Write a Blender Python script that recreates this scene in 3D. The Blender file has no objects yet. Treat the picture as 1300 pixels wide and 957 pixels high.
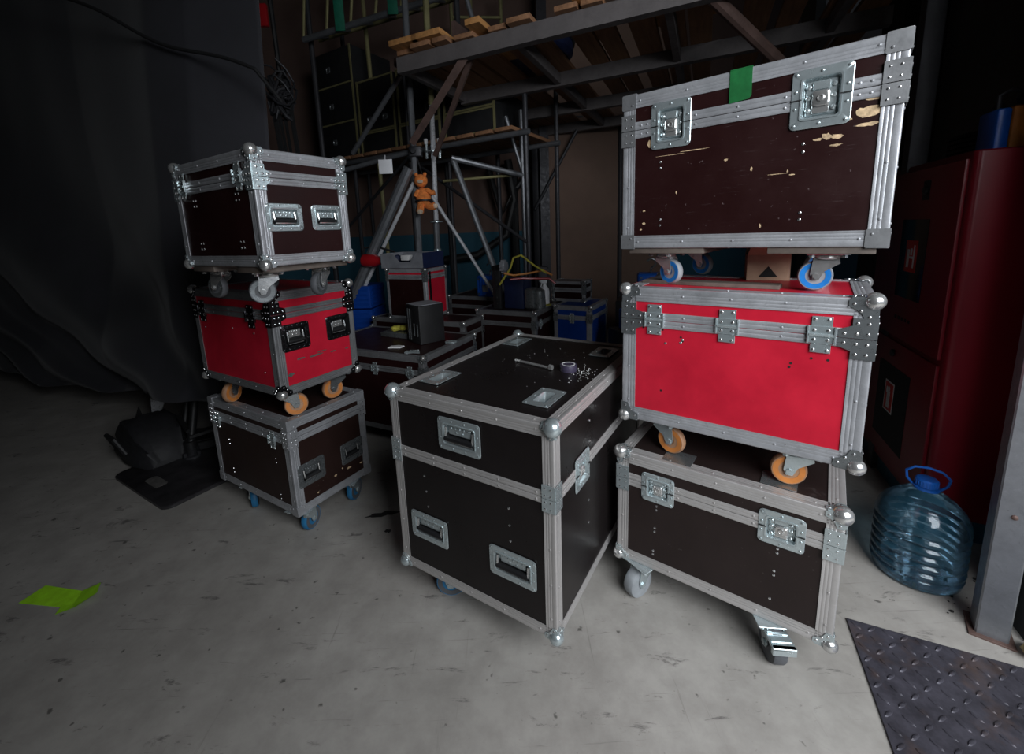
import bpy, bmesh, math, random
from math import sin, cos, pi, radians, hypot, atan2
from mathutils import Vector, Matrix
random.seed(7)
COL = bpy.context.scene.collection

# ------------------------------------------------------------------ materials
def new_mat(name):
    m = bpy.data.materials.new(name); m.use_nodes = True
    nt = m.node_tree; b = nt.nodes['Principled BSDF']
    return m, nt, b
def ramp(nt, src, stops):
    r = nt.nodes.new('ShaderNodeValToRGB'); e = r.color_ramp.elements
    while len(e) < len(stops): e.new(0.5)
    for i, (p, c) in enumerate(stops):
        e[i].position = p; e[i].color = (*c, 1) if len(c) == 3 else c
    nt.links.new(src, r.inputs[0]); return r
def coords(nt, scale=(1,1,1), rot=(0,0,0), world=False):
    mp = nt.nodes.new('ShaderNodeMapping'); mp.inputs['Scale'].default_value = scale; mp.inputs['Rotation'].default_value = rot
    if world:
        g = nt.nodes.new('ShaderNodeNewGeometry'); nt.links.new(g.outputs['Position'], mp.inputs[0])
    else:
        t = nt.nodes.new('ShaderNodeTexCoord'); nt.links.new(t.outputs['Object'], mp.inputs[0])
    return mp.outputs[0]
def noise(nt, vec, scale, detail=4, rough=.6, dist=0):
    n = nt.nodes.new('ShaderNodeTexNoise'); n.inputs['Scale'].default_value = scale; n.inputs['Detail'].default_value = detail
    n.inputs['Roughness'].default_value = rough; n.inputs['Distortion'].default_value = dist
    nt.links.new(vec, n.inputs['Vector']); return n.outputs['Fac']
def mix(nt, fac, a, b):
    m = nt.nodes.new('ShaderNodeMix'); m.data_type = 'RGBA'
    for s, v in ((m.inputs[0], fac), (m.inputs[6], a), (m.inputs[7], b)):
        if isinstance(v, (tuple, list)): s.default_value = (*v, 1)
        elif isinstance(v, (int, float)): s.default_value = v
        else: nt.links.new(v, s)
    return m.outputs[2]
def bump(nt, b, h, strength=.2, dist=.01):
    k = nt.nodes.new('ShaderNodeBump'); k.inputs['Strength'].default_value = strength; k.inputs['Distance'].default_value = dist
    nt.links.new(h, k.inputs['Height']); nt.links.new(k.outputs[0], b.inputs['Normal'])
def simple(name, c, rough=.5, metal=0, var=.25, scale=12, bumps=0, coat=0, spec=.5):
    m, nt, b = new_mat(name); v = coords(nt); n = noise(nt, v, scale)
    lo = tuple(x*(1-var) for x in c); hi = tuple(min(1, x*(1+var)) for x in c)
    r = ramp(nt, n, [(.3, lo), (.7, hi)]); nt.links.new(r.outputs[0], b.inputs['Base Color'])
    b.inputs['Roughness'].default_value = rough; b.inputs['Metallic'].default_value = metal
    b.inputs['Specular IOR Level'].default_value = spec
    b.inputs['Coat Weight'].default_value = coat
    if bumps: bump(nt, b, n, bumps, .005)
    return m
def worn_metal(name, c, rough, var=.35, metal=.85, blotch=.5):
    m, nt, b = new_mat(name); v = coords(nt)
    n1 = noise(nt, v, 9, 6, .7); n2 = noise(nt, coords(nt, (1, 1, 1)), 90, 3, .7); n3 = noise(nt, v, 28, 5, .8, .6)
    dark = tuple(x*(1-var) for x in c)
    base = ramp(nt, n1, [(.3, dark), (.68, c)]).outputs[0]
    f3 = ramp(nt, n3, [(.54, (0, 0, 0)), (.72, (blotch,)*3)]).outputs[0]
    col = mix(nt, f3, base, tuple(x*.42 for x in c))
    f2 = ramp(nt, n2, [(.6, (0, 0, 0)), (.8, (.35,)*3)]).outputs[0]
    col = mix(nt, f2, col, tuple(min(1, x*1.35) for x in c))
    nt.links.new(col, b.inputs['Base Color'])
    rr = ramp(nt, n3, [(.3, (rough*.75,)*3), (.7, (min(1, rough*1.35),)*3)]).outputs[0]
    nt.links.new(rr, b.inputs['Roughness']); b.inputs['Metallic'].default_value = metal
    bump(nt, b, n2, .12, .002)
    return m
def laminate(name, c, rough, scuff, amount=.5, glow=0, scale=5):
    # film-faced board: fine scratches, scuffs, dust specks
    m, nt, b = new_mat(name); v = coords(nt)
    n1 = noise(nt, v, scale, 5, .65)
    base = ramp(nt, n1, [(.3, tuple(x*.8 for x in c)), (.75, tuple(x*1.15 for x in c))]).outputs[0]
    s1 = noise(nt, coords(nt, (2, 2, 34), (.1, .2, 0)), 5, 6, .8, .4)
    s2 = noise(nt, coords(nt, (26, 26, 2.2), (.15, -.1, 0)), 4, 6, .85, .3)
    spk = noise(nt, v, 85, 2, .5)
    f1 = ramp(nt, s1, [(.62, (0, 0, 0)), (.76, (amount,)*3)]).outputs[0]
    f2 = ramp(nt, s2, [(.65, (0, 0, 0)), (.8, (amount*.7,)*3)]).outputs[0]
    f3 = ramp(nt, spk, [(.72, (0, 0, 0)), (.8, (amount*.9,)*3)]).outputs[0]
    col = mix(nt, f1, base, scuff); col = mix(nt, f2, col, scuff); col = mix(nt, f3, col, tuple(min(1, x*1.6) for x in scuff))
    nt.links.new(col, b.inputs['Base Color'])
    rr = ramp(nt, n1, [(.25, (rough*.75,)*3), (.75, (rough*1.3,)*3)]).outputs[0]
    nt.links.new(rr, b.inputs['Roughness']); bump(nt, b, s1, .05, .002)
    b.inputs['Specular IOR Level'].default_value = .25
    return m
M = {}
M['alu'] = worn_metal('aluminium_profile', (.53, .54, .57), .38, .38, .5, .55)
M['alu_clean'] = worn_metal('clean_aluminium_profile', (.56, .54, .53), .36, .12, .5, .15)
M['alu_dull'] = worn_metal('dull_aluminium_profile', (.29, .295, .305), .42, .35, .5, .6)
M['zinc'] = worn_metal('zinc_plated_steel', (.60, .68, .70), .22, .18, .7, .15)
M['zinc_dark'] = worn_metal('dark_zinc_steel', (.27, .29, .30), .28, .3, .7, .4)  # dark tone puts dark reflections into the right red case's braces
M['chrome'] = worn_metal('polished_steel', (.74, .74, .73), .2, .2, .8, .25)
M['dark_chrome'] = worn_metal('dark_plated_steel', (.13, .13, .14), .2, .3, .95, .3)
M['rivet'] = simple('rivet_steel', (.78, .79, .8), .25, .95, .1)
M['brown'] = laminate('brown_film_plywood', (.020, .0055, .0055), .40, (.13, .10, .10), .6)
M['brown_dirty'] = laminate('grimy_brown_plywood', (.026, .013, .011), .42, (.14, .12, .10), .5)
M['black_brown'] = laminate('black_brown_plywood', (.012, .0095, .0095), .30, (.06, .055, .055), .25)
M['brown_matte'] = laminate('matt_brown_plywood', (.022, .0145, .0135), .45, (.12, .10, .095), .3)
M['red'] = laminate('red_laminate', (.56, .014, .036), .38, (.30, .06, .06), .35)
M['blue'] = laminate('blue_laminate', (.004, .05, .30), .4, (.1, .12, .2), .3)
M['inside'] = simple('bare_plywood_edge', (.10, .065, .045), .7)
M['dark'] = simple('shadow_gap_black', (.006, .006, .006), .7)
M['rubber'] = simple('black_rubber', (.014, .014, .015), .55)
M['grip'] = simple('black_rubber_grip', (.010, .010, .011), .5)
M['wood_board'] = simple('grey_plywood_board', (.12, .095, .08), .65, 0, .3, 20)
M['chip'] = simple('exposed_pale_wood', (.56, .40, .24), .8, 0, .5, 60, .3)
M['green_tape'] = simple('green_tape', (.012, .13, .035), .42, 0, .25, 30)
M['lime_tape'] = simple('lime_tape', (.42, .88, .03), .5, 0, .12, 25)
M['purple_tape'] = simple('violet_grey_tape', (.05, .042, .075), .4)
M['white'] = simple('white_card', (.72, .72, .72), .6, 0, .06)
M['tire_grey'] = simple('grey_tread', (.30, .32, .34), .6)
M['tire_dark'] = simple('dark_grey_tread', (.10, .105, .115), .6)
M['tire_blue'] = simple('blue_tread', (.02, .17, .36), .5)
M['rim_blue'] = simple('blue_wheel_core', (.008, .20, .62), .4)
M['rim_orange'] = simple('orange_wheel_core', (.62, .22, .05), .5)
M['tire_orange'] = simple('worn_orange_tread', (.42, .23, .13), .6)
M['steel'] = worn_metal('galvanised_tube', (.24, .25, .27), .36, .3, .6, .4)
M['bright_steel'] = worn_metal('bright_tube', (.80, .82, .86), .28, .15, .45, .2)
M['dark_steel'] = worn_metal('dark_painted_tube', (.055, .055, .062), .5, .3, .4, .3)
M['rust'] = worn_metal('rust_brown_steel', (.16, .10, .085), .6, .45, .3, .5)
M['grey_paint'] = worn_metal('grey_painted_steel', (.16, .145, .145), .55, .3, .25, .3)
M['warm_lit_steel'] = worn_metal('warm_lit_tube', (.34, .31, .15), .5, .3, .4, .3)  # yellow glints of warm light on the tubes, put into the base colour
M['green'] = simple('green_strap', (.01, .15, .09), .6)
M['black'] = simple('black_paint', (.014, .014, .015), .5)
M['dark_blue'] = simple('dark_blue_paint', (.010, .017, .06), .5)
M['motor_blue'] = simple('blue_enamel', (.008, .10, .48), .35)
M['red_paint'] = simple('red_enamel', (.35, .010, .015), .3, 0, .12, 3)
M['red_panel'] = simple('dark_red_enamel', (.19, .006, .015), .34, 0, .12, 1.5)
M['grey_metal'] = simple('grey_box_steel', (.30, .31, .34), .5, .3, .25, 9)
M['yellow'] = simple('yellow_fabric', (.42, .38, .05), .85, 0, .35, 40, .4)
M['orange_fur'] = simple('orange_plush', (.75, .22, .05), .95, 0, .3, 50, .7)
M['orange'] = simple('orange_cable', (.60, .22, .03), .5)
M['cardboard'] = simple('brown_cardboard', (.46, .31, .21), .8, 0, .12, 18)
M['white_plastic'] = simple('white_plastic', (.82, .83, .86), .4, 0, .06)
M['foam'] = simple('yellowed_foam', (.40, .33, .17), .9, 0, .45, 22, .6)
M['rope'] = simple('black_rope', (.008, .008, .009), .85)
M['bag'] = simple('black_nylon', (.012, .012, .014), .65, 0, .3, 30, .3)
M['stain'] = simple('dark_floor_stain', (.02, .018, .018), .6, 0, .4, 20)
M['dust'] = simple('grey_grime', (.09, .085, .08), .8, 0, .4, 30)
M['plate'] = simple('worn_black_board', (.026, .024, .026), .38, 0, .5, 9, .1)

def wood(name, c):
    m, nt, b = new_mat(name); v = coords(nt, (12, 1.2, 12)); n = noise(nt, v, 3, 6, .7, .4)
    r = ramp(nt, n, [(.3, tuple(x*.5 for x in c)), (.7, c)]); nt.links.new(r.outputs[0], b.inputs['Base Color'])
    b.inputs['Roughness'].default_value = .75; bump(nt, b, n, .3, .004); return m
M['plank'] = wood('orange_brown_timber', (.36, .18, .09)); M['plank_end'] = wood('fresh_timber', (.62, .30, .10))

def concrete():
    m, nt, b = new_mat('worn_concrete'); v = coords(nt, world=True)
    a = noise(nt, v, 1.1, 8, .65); d = noise(nt, v, 7, 8, .7)
    st = noise(nt, coords(nt, (2.2, 7.5, 1), (0, 0, .5), world=True), 2.3, 7, .72, .5)
    st2 = noise(nt, coords(nt, (1, 1, 1), (0, 0, .2), world=True), 26, 3, .5)
    sc = noise(nt, coords(nt, (1.5, 46, 1), (0, 0, -.55), world=True), 1.6, 5, .75, .25)
    sc2 = noise(nt, coords(nt, (40, 1.2, 1), (0, 0, .35), world=True), 1.4, 5, .75, .25)
    col = ramp(nt, a, [(.28, (.33, .31, .285)), (.72, (.47, .45, .42))]).outputs[0]
    col = mix(nt, ramp(nt, d, [(.35, (.45,)*3), (.62, (0, 0, 0))]).outputs[0], col, (.21, .195, .18))
    col = mix(nt, ramp(nt, st, [(.60, (0, 0, 0)), (.67, (.7,)*3)]).outputs[0], col, (.085, .08, .078))
    col = mix(nt, ramp(nt, st2, [(.68, (0, 0, 0)), (.73, (.75,)*3)]).outputs[0], col, (.06, .055, .05))
    col = mix(nt, ramp(nt, sc, [(.63, (0, 0, 0)), (.70, (.55,)*3)]).outputs[0], col, (.11, .10, .095))
    col = mix(nt, ramp(nt, sc2, [(.64, (0, 0, 0)), (.72, (.4,)*3)]).outputs[0], col, (.13, .12, .11))
    nt.links.new(col, b.inputs['Base Color'])
    nt.links.new(ramp(nt, d, [(.3, (.38,)*3), (.7, (.62,)*3)]).outputs[0], b.inputs['Roughness'])
    b.inputs['Specular IOR Level'].default_value = .3
    bump(nt, b, d, .15, .004); return m
M['concrete'] = concrete()

def plaster(name, upper, lower=None, h=1.3, patch=None):
    m, nt, b = new_mat(name); v = coords(nt, world=True); n = noise(nt, v, 1.6, 7, .65)
    col = ramp(nt, n, [(.3, tuple(x*.7 for x in upper)), (.7, upper)]).outputs[0]
    sep = nt.nodes.new('ShaderNodeSeparateXYZ'); nt.links.new(v, sep.inputs[0])
    if patch:                           # bare whitish render with a ragged edge, right-hand fade paints in the light's falloff, x between patch[0] and patch[1], above patch[2]
        nn = noise(nt, v, 9, 5, .7)
        ad = nt.nodes.new('ShaderNodeMath'); ad.operation = 'MULTIPLY_ADD'; nt.links.new(nn, ad.inputs[0]); ad.inputs[1].default_value = .3
        nt.links.new(sep.outputs['X'], ad.inputs[2])
        g1 = nt.nodes.new('ShaderNodeMath'); g1.operation = 'GREATER_THAN'; nt.links.new(ad.outputs[0], g1.inputs[0]); g1.inputs[1].default_value = patch[0]
        mr = nt.nodes.new('ShaderNodeMapRange'); nt.links.new(ad.outputs[0], mr.inputs[0]); mr.inputs[1].default_value = patch[1]; mr.inputs[2].default_value = patch[1]-.5
        mr.inputs[3].default_value = 0; mr.inputs[4].default_value = 1
        az = nt.nodes.new('ShaderNodeMapRange'); nt.links.new(sep.outputs['Z'], az.inputs[0]); az.inputs[1].default_value = patch[2]; az.inputs[2].default_value = patch[2]+.3
        mu = nt.nodes.new('ShaderNodeMath'); mu.operation = 'MULTIPLY'; nt.links.new(g1.outputs[0], mu.inputs[0]); nt.links.new(mr.outputs[0], mu.inputs[1])
        mu2 = nt.nodes.new('ShaderNodeMath'); mu2.operation = 'MULTIPLY'; nt.links.new(mu.outputs[0], mu2.inputs[0]); nt.links.new(az.outputs[0], mu2.inputs[1])
        col = mix(nt, mu2.outputs[0], col, (.62, .60, .58))
    if lower:
        g = nt.nodes.new('ShaderNodeMath'); g.operation = 'LESS_THAN'; nt.links.new(sep.outputs['Z'], g.inputs[0]); g.inputs[1].default_value = h
        low = ramp(nt, n, [(.3, tuple(x*.7 for x in lower)), (.7, lower)]).outputs[0]
        col = mix(nt, g.outputs[0], col, low)
    nt.links.new(col, b.inputs['Base Color']); b.inputs['Roughness'].default_value = .8; bump(nt, b, n, .3, .01); return m
M['wall'] = plaster('brown_plaster_teal_dado', (.17, .105, .085), (.02, .10, .15))
M['wall_brown'] = plaster('brown_plaster', (.22, .14, .105))
M['wall_patch'] = plaster('brown_plaster_bare_patch', (.20, .14, .12), (.02, .10, .15), 1.3, (3.3, 4.15, 2.9))
M['wall_grey'] = plaster('grey_plaster_teal_dado', (.14, .135, .12), (.015, .06, .09))
M['ceiling'] = simple('dark_ceiling', (.012, .012, .013), .9)
M['front_wall'] = simple('dark_wall_paint', (.03, .03, .03), .9)

def cloth():
    m, nt, b = new_mat('black_drape_cloth'); v = coords(nt, world=True)
    n = noise(nt, v, 2.2, 5, .6); w = noise(nt, coords(nt, (1, 1, 1), world=True), 260, 2, .6)
    nt.links.new(ramp(nt, n, [(.3, (.020, .020, .0245)), (.7, (.030, .030, .037))]).outputs[0], b.inputs['Base Color'])
    b.inputs['Roughness'].default_value = .85; b.inputs['Sheen Weight'].default_value = .12; b.inputs['Sheen Roughness'].default_value = .4
    bump(nt, b, w, .25, .002); return m
M['cloth'] = cloth()
def tread():
    m, nt, b = new_mat('grimy_tread_steel'); v = coords(nt); n = noise(nt, v, 14, 7, .75); n2 = noise(nt, v, 5, 5, .7)
    col = ramp(nt, n, [(.3, (.03, .028, .035)), (.7, (.10, .095, .12))]).outputs[0]
    col = mix(nt, ramp(nt, n2, [(.55, (0, 0, 0)), (.75, (.6,)*3)]).outputs[0], col, (.14, .08, .05))
    nt.links.new(col, b.inputs['Base Color']); b.inputs['Metallic'].default_value = .35; b.inputs['Roughness'].default_value = .48; bump(nt, b, n, .2, .003); return m
M['tread'] = tread()
def pet(name, tint, glossy=.12):
    m = bpy.data.materials.new(name); m.use_nodes = True; nt = m.node_tree; nt.nodes.clear()
    out = nt.nodes.new('ShaderNodeOutputMaterial'); tr = nt.nodes.new('ShaderNodeBsdfTransparent'); gl = nt.nodes.new('ShaderNodeBsdfGlossy'); df = nt.nodes.new('ShaderNodeBsdfDiffuse')
    tr.inputs[0].default_value = (*tint, 1); gl.inputs['Roughness'].default_value = .12; gl.inputs[0].default_value = (.9, .95, 1, 1)
    df.inputs[0].default_value = (.07, .24, .36, 1)
    fr = nt.nodes.new('ShaderNodeFresnel'); fr.inputs[0].default_value = 1.5
    t = nt.nodes.new('ShaderNodeTexCoord'); n = nt.nodes.new('ShaderNodeTexNoise'); n.inputs['Scale'].default_value = 22; n.inputs['Detail'].default_value = 4; n.inputs['Distortion'].default_value = 1
    nt.links.new(t.outputs['Object'], n.inputs['Vector'])
    bp = nt.nodes.new('ShaderNodeBump'); bp.inputs['Strength'].default_value = .35; bp.inputs['Distance'].default_value = .006
    nt.links.new(n.outputs['Fac'], bp.inputs['Height'])
    for x in (gl, fr, df): nt.links.new(bp.outputs[0], x.inputs['Normal'])
    m1 = nt.nodes.new('ShaderNodeMixShader'); m1.inputs[0].default_value = .14; nt.links.new(tr.outputs[0], m1.inputs[1]); nt.links.new(df.outputs[0], m1.inputs[2])
    m2 = nt.nodes.new('ShaderNodeMixShader'); nt.links.new(fr.outputs[0], m2.inputs[0]); nt.links.new(m1.outputs[0], m2.inputs[1]); nt.links.new(gl.outputs[0], m2.inputs[2])
    nt.links.new(m2.outputs[0], out.inputs[0]); return m
M['pet'] = pet('pale_blue_bottle_plastic', (.64, .80, .88))
M['blue_cap'] = simple('deep_blue_plastic', (.01, .10, .42), .3)

# ------------------------------------------------------------------ mesh builder
class MB:
    def __init__(s): s.v = []; s.f = []; s.m = Matrix.Identity(4)
    def at(s, m): s.m = m; return s
    def add(s, vs, fs):
        o = len(s.v); s.v += [tuple(s.m @ Vector(p)) for p in vs]; s.f += [tuple(i+o for i in f) for f in fs]
    def box(s, a, b, ch=0):
        x0, y0, z0 = (min(a[i], b[i]) for i in range(3)); x1, y1, z1 = (max(a[i], b[i]) for i in range(3))
        if ch:
            s.loft([[(x, y, z) for x, y in rrect(x0+i, y0+i, x1-i, y1-i, max(ch-i, ch*.3), 2)] for z, i in ((z0, ch*.6), (z0+ch*.6, 0), (z1-ch*.6, 0), (z1, ch*.6))]); return
        s.add([(x0, y0, z0), (x1, y0, z0), (x1, y1, z0), (x0, y1, z0), (x0, y0, z1), (x1, y0, z1), (x1, y1, z1), (x0, y1, z1)],
              [(0, 3, 2, 1), (4, 5, 6, 7), (0, 1, 5, 4), (1, 2, 6, 5), (2, 3, 7, 6), (3, 0, 4, 7)])
    def loft(s, loops, cap0=True, cap1=True, closed=False):
        n = len(loops[0]); vs = [p for l in loops for p in l]; fs = []
        k = len(loops)
        for i in range(k if closed else k-1):
            for j in range(n):
                a = i*n; b = ((i+1) % k)*n
                fs.append((a+j, a+(j+1) % n, b+(j+1) % n, b+j))
        if not closed:
            if cap0: fs.append(tuple(reversed(range(n))))
            if cap1: fs.append(tuple((k-1)*n+i for i in range(n)))
        s.add(vs, fs)
    def tube(s, pts, r, n=8, closed=False):
        pts = [Vector(p) for p in pts]; loops = []; up = None
        for i, p in enumerate(pts):
            a = pts[i-1] if (i or closed) else p; b = pts[(i+1) % len(pts)] if (i < len(pts)-1 or closed) else p
            t = (b-a).normalized()
            if up is None:
                up = Vector((0, 0, 1)) if abs(t.z) < .9 else Vector((1, 0, 0))
            u = (up - t*up.dot(t)).normalized(); w = t.cross(u); up = u
            rr = r[i] if isinstance(r, (list, tuple)) else r
            loops.append([tuple(p + u*cos(2*pi*k/n)*rr + w*sin(2*pi*k/n)*rr) for k in range(n)])
        s.loft(loops, closed=closed)
    def cyl(s, a, b, r, n=16, r2=None):
        s.tube([a, b], [r, r if r2 is None else r2], n)
    def lathe(s, prof, n=20, axis='z', c=(0, 0, 0)):
        loops = []
        for r, h in prof:
            r = max(r, 1e-5)
            l = []
            for k in range(n):
                a = 2*pi*k/n; x, y = r*cos(a), r*sin(a)
                l.append({'z': (c[0]+x, c[1]+y, c[2]+h), 'x': (c[0]+h, c[1]+x, c[2]+y), 'y': (c[0]+x, c[1]+h, c[2]+y)}[axis])
            loops.append(l)
        s.loft(loops)
    def sphere(s, c, r, n=14, sq=(1, 1, 1)):
        loops = []
        for i in range(n//2+1):
            t = pi*i/(n//2); rr = max(sin(t), 1e-4)*r
            loops.append([(c[0]+rr*cos(2*pi*k/n)*sq[0], c[1]+rr*sin(2*pi*k/n)*sq[1], c[2]-cos(t)*r*sq[2]) for k in range(n)])
        s.loft(loops)
    def rivet(s, p, nrm, r=.0032):
        z = Vector(nrm).normalized(); x = z.orthogonal().normalized(); y = z.cross(x); p = Vector(p)
        loops = [[tuple(p+z*h+(x*cos(2*pi*k/8)+y*sin(2*pi*k/8))*q) for k in range(8)] for q, h in ((r, 0), (r*.9, r*.35), (r*.5, r*.6))]
        s.loft(loops, cap0=False)
    def build(s, name, mat, parent=None, smooth=True, angle=35):
        me = bpy.data.meshes.new(name); me.from_pydata(s.v, [], s.f); me.update()
        bm = bmesh.new(); bm.from_mesh(me); bmesh.ops.recalc_face_normals(bm, faces=bm.faces); bm.to_mesh(me); bm.free()
        if isinstance(mat, str): mat = M[mat]
        me.materials.append(mat)
        if smooth:
            me.shade_smooth()
            try: me.set_sharp_from_angle(angle=radians(angle))
            except Exception: pass
        o = bpy.data.objects.new(name, me); COL.objects.link(o)
        if parent is not None: o.parent = parent
        return o
def rrect(x0, y0, x1, y1, r, seg=4):
    out = []
    for cx, cy, a0 in ((x1-r, y1-r, 0), (x0+r, y1-r, pi/2), (x0+r, y0+r, pi), (x1-r, y0+r, 3*pi/2)):
        for k in range(seg+1):
            a = a0+k*pi/2/seg; out.append((cx+r*cos(a), cy+r*sin(a)))
    return out
def frame_matrix(o, u, v, n):
    m = Matrix.Identity(4)
    for i, a in enumerate((u, v, n, o)):
        for k in range(3): m[k][i] = a[k]
    return m
def tag(o, label, cat, group=None, kind=None):
    o['label'] = label; o['category'] = cat
    if group: o['group'] = group
    if kind: o['kind'] = kind
    return o
def empty(name, loc, rz=0, label=None, cat=None, group=None, rot=None):
    o = bpy.data.objects.new(name, None); COL.objects.link(o); o.empty_display_size = .1
    o.location = loc; o.rotation_euler = rot if rot else (0, 0, rz)
    if label: tag(o, label, cat, group)
    return o
def structure(name, mb, mat, smooth=False):
    o = mb.build(name, mat, None, smooth); o['kind'] = 'structure'; return o
def label(o, t): o['label'] = t; return o

# ------------------------------------------------------------------ flight case hardware
def dish_mb(mb, w, h, t=.003, depth=.012, border=.016, r=.012, taper=.004, floor=True):
    # pressed dish centred on the face frame origin: outer flange, inner walls, floor
    o = rrect(-w/2, -h/2, w/2, h/2, r); i = rrect(-w/2+border, -h/2+border, w/2-border, h/2-border, r*.6)
    i2 = rrect(-w/2+border+taper, -h/2+border+taper, w/2-border-taper, h/2-border-taper, r*.5)
    L = lambda q, z: [(x, y, z) for x, y in q]
    lip = rrect(-w/2+.0015, -h/2+.0015, w/2-.0015, h/2-.0015, r*.95)
    ridge = rrect(-w/2+border-.004, -h/2+border-.004, w/2-border+.004, h/2-border+.004, r*.7)
    mb.loft([L(o, 0), L(o, t*.6), L(lip, t), L(ridge, t), L(ridge, t*1.7), L(i, t*1.5), L(i2, -depth)], cap0=False, cap1=floor)
def ring_points(w, h, inset, nx, ny):
    pts = []
    for k in range(nx):
        x = -w/2+inset+(w-2*inset)*k/(nx-1) if nx > 1 else 0
        pts += [(x, h/2-inset), (x, -h/2+inset)]
    for k in range(1, ny-1):
        y = -h/2+inset+(h-2*inset)*k/(ny-1); pts += [(w/2-inset, y), (-w/2+inset, y)]
    return pts
def handle(parent, F, w, h, mat='zinc', dark=False):
    mb = MB().at(F); b = .018*min(w, h*1.25)/.11
    dish_mb(mb, w, h, border=b)
    for x, y in ring_points(w, h, b*.42, 4 if not dark else 6, 4): mb.rivet((x, y, .003), (0, 0, 1), .0028)
    d = mb.build('handle', 'dark_chrome' if dark else mat, parent)
    # spring cover plate with bracket rivets, sprung bail, rubber grip
    m2 = MB().at(F); iw, ih = w/2-b-.005, h/2-b-.004
    m2.box((-iw+.012, ih*-.05, -.009), (iw-.012, ih-.002, -.004), .002)
    for k in range(5): m2.rivet((-iw*.6+iw*1.2*k/4, ih*.72, -.004), (0, 0, 1), .0034)
    for k in (-1, 1): m2.rivet((k*iw*.22, ih*.3, -.004), (0, 0, 1), .0034)
    m2.build('spring_plate', 'chrome' if dark else mat, d)
    m3 = MB().at(F)
    m3.tube([(-iw+.003, ih*.75, -.002), (-iw+.003, -ih*.3, .002), (-iw+.005, -ih*.8, .001), (iw-.005, -ih*.8, .001), (iw-.003, -ih*.3, .002), (iw-.003, ih*.75, -.002)], .0035, 8)
    m3.build('bail', 'chrome', d)
    m4 = MB().at(F); m4.tube([(-iw+.002, -ih*.52, 0), (iw-.002, -ih*.52, 0)], .0085*h/.095, 10)
    m4.build('grip', 'grip', d)
    m5 = MB().at(F); m5.box((-iw, -ih*.3, -.0115), (iw, -ih*.05, -.010)); m5.box((-iw, -ih+.001, -.0115), (iw, -ih*.3, -.010))
    m5.build('recess_floor', 'rubber', d)
    return d
def butterfly(parent, F, w, h, mat='zinc'):
    mb = MB().at(F); dish_mb(mb, w, h, border=w*.19, depth=.011)
    for x, y in ring_points(w, h, w*.08, 3, 4): mb.rivet((x, y, .003), (0, 0, 1), .0038)
    d = mb.build('butterfly_latch', mat, parent)
    k = MB().at(F); iw, ih = w*.29, h*.3
    k.box((-iw*.85, -ih*.92, -.010), (iw*.85, ih*.95, -.006), .002)
    k.box((-iw*.5, ih*.45, -.007), (iw*.5, ih*.9, -.001), .002)
    for sx in (-1, 1):
        for sy in (-.62, .05, .65): k.lathe([(.0058, -.006), (.0058, -.003), (.003, -.001)], 10, 'z', (sx*iw*.72, sy*ih, 0))
    k.build('latch_body', mat, d)
    g = MB().at(F)
    g.loft([[(x, y-.002, z) for x, y in rrect(-a, -bb, a, bb, .006)] for a, bb, z in ((iw*.5, ih*.42, -.006), (iw*.5, ih*.42, .002), (iw*.42, ih*.34, .0045))])
    g.lathe([(.0085, .004), (.0085, .006), (.006, .007), (.005, .004)], 12, 'z', (0, -.002, 0))
    g.box((-iw*.48, -ih*.85, -.006), (iw*.48, -ih*.35, -.0025), .002)
    g.build('turn_key', 'chrome', d)
    for sx in (-1, 1): s = MB().at(F); s.box((sx*(w/2-.0005), -.0012, .0005), (sx*(w/2-w*.19), .0012, .0058)); s.build('split_line', 'dark', d)
    return d
def hinge(parent, F, w, h, mat='zinc', dark=False):
    mb = MB().at(F)
    for sy in (-1, 1):
        mb.box((-w*.36, sy*h*.5, 0), (w*.36, sy*h*.16, .003), .0015)
        mb.box((-w*.5, sy*h*.24, .001), (w*.5, sy*.0015, .0055), .002)
    for sx in (-1, 1): mb.box((sx*w*.5, -h*.24, 0), (sx*w*.43, h*.24, .009), .0012)
    mb.cyl((-w*.42, 0, .006), (w*.42, 0, .006), .0042, 10)
    d = mb.build('hinge', 'dark_chrome' if dark else mat, parent)
    r = MB().at(F)
    for sx in (-1, 1):
        for y, z in ((.42, .003), (.13, .0055), (-.13, .0055), (-.42, .003)): r.rivet((sx*w*.24, y*h, z), (0, 0, 1), .0042)
    r.build('rivet_set', 'rivet', d)
    return d
def ball_corner(parent, c, sx, sy, sz, R, mat='chrome', plate='zinc', dark=False, leaf=.045):
    # c: the case corner; s*: signs pointing INTO the case
    mb = MB(); mb.at(Matrix.Translation(c))
    q = R*.32; mb.sphere((sx*q, sy*q, sz*q), R, 18)
    o = mb.build('ball_corner', mat, parent)
    p = MB(); rv = MB()
    ax = (Vector((sx, 0, 0)), Vector((0, sy, 0)), Vector((0, 0, sz)))
    for i in range(3):
        a, b, n = ax[(i+1) % 3], ax[(i+2) % 3], -ax[i]
        F = frame_matrix(c, a, b, n)
        pts = [(-.001, -.001), (leaf, -.001), (leaf*1.12, leaf*.12), (leaf*1.1, leaf*.42), (leaf*.8, leaf*.56), (leaf*.56, leaf*.8), (leaf*.42, leaf*1.1), (leaf*.12, leaf*1.12), (-.001, leaf)]
        p.at(F).loft([[(x, y, .0006) for x, y in pts], [(x, y, .0032) for x, y in pts]])
        for x, y in ((.9, .28), (.28, .9), (.62, .62)): rv.rivet(F @ Vector((x*leaf, y*leaf, .0032)), n, .0036)
    pl = p.build('corner_plate', plate, o); rv.build('rivet_set', 'rivet', o)
    return o
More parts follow.
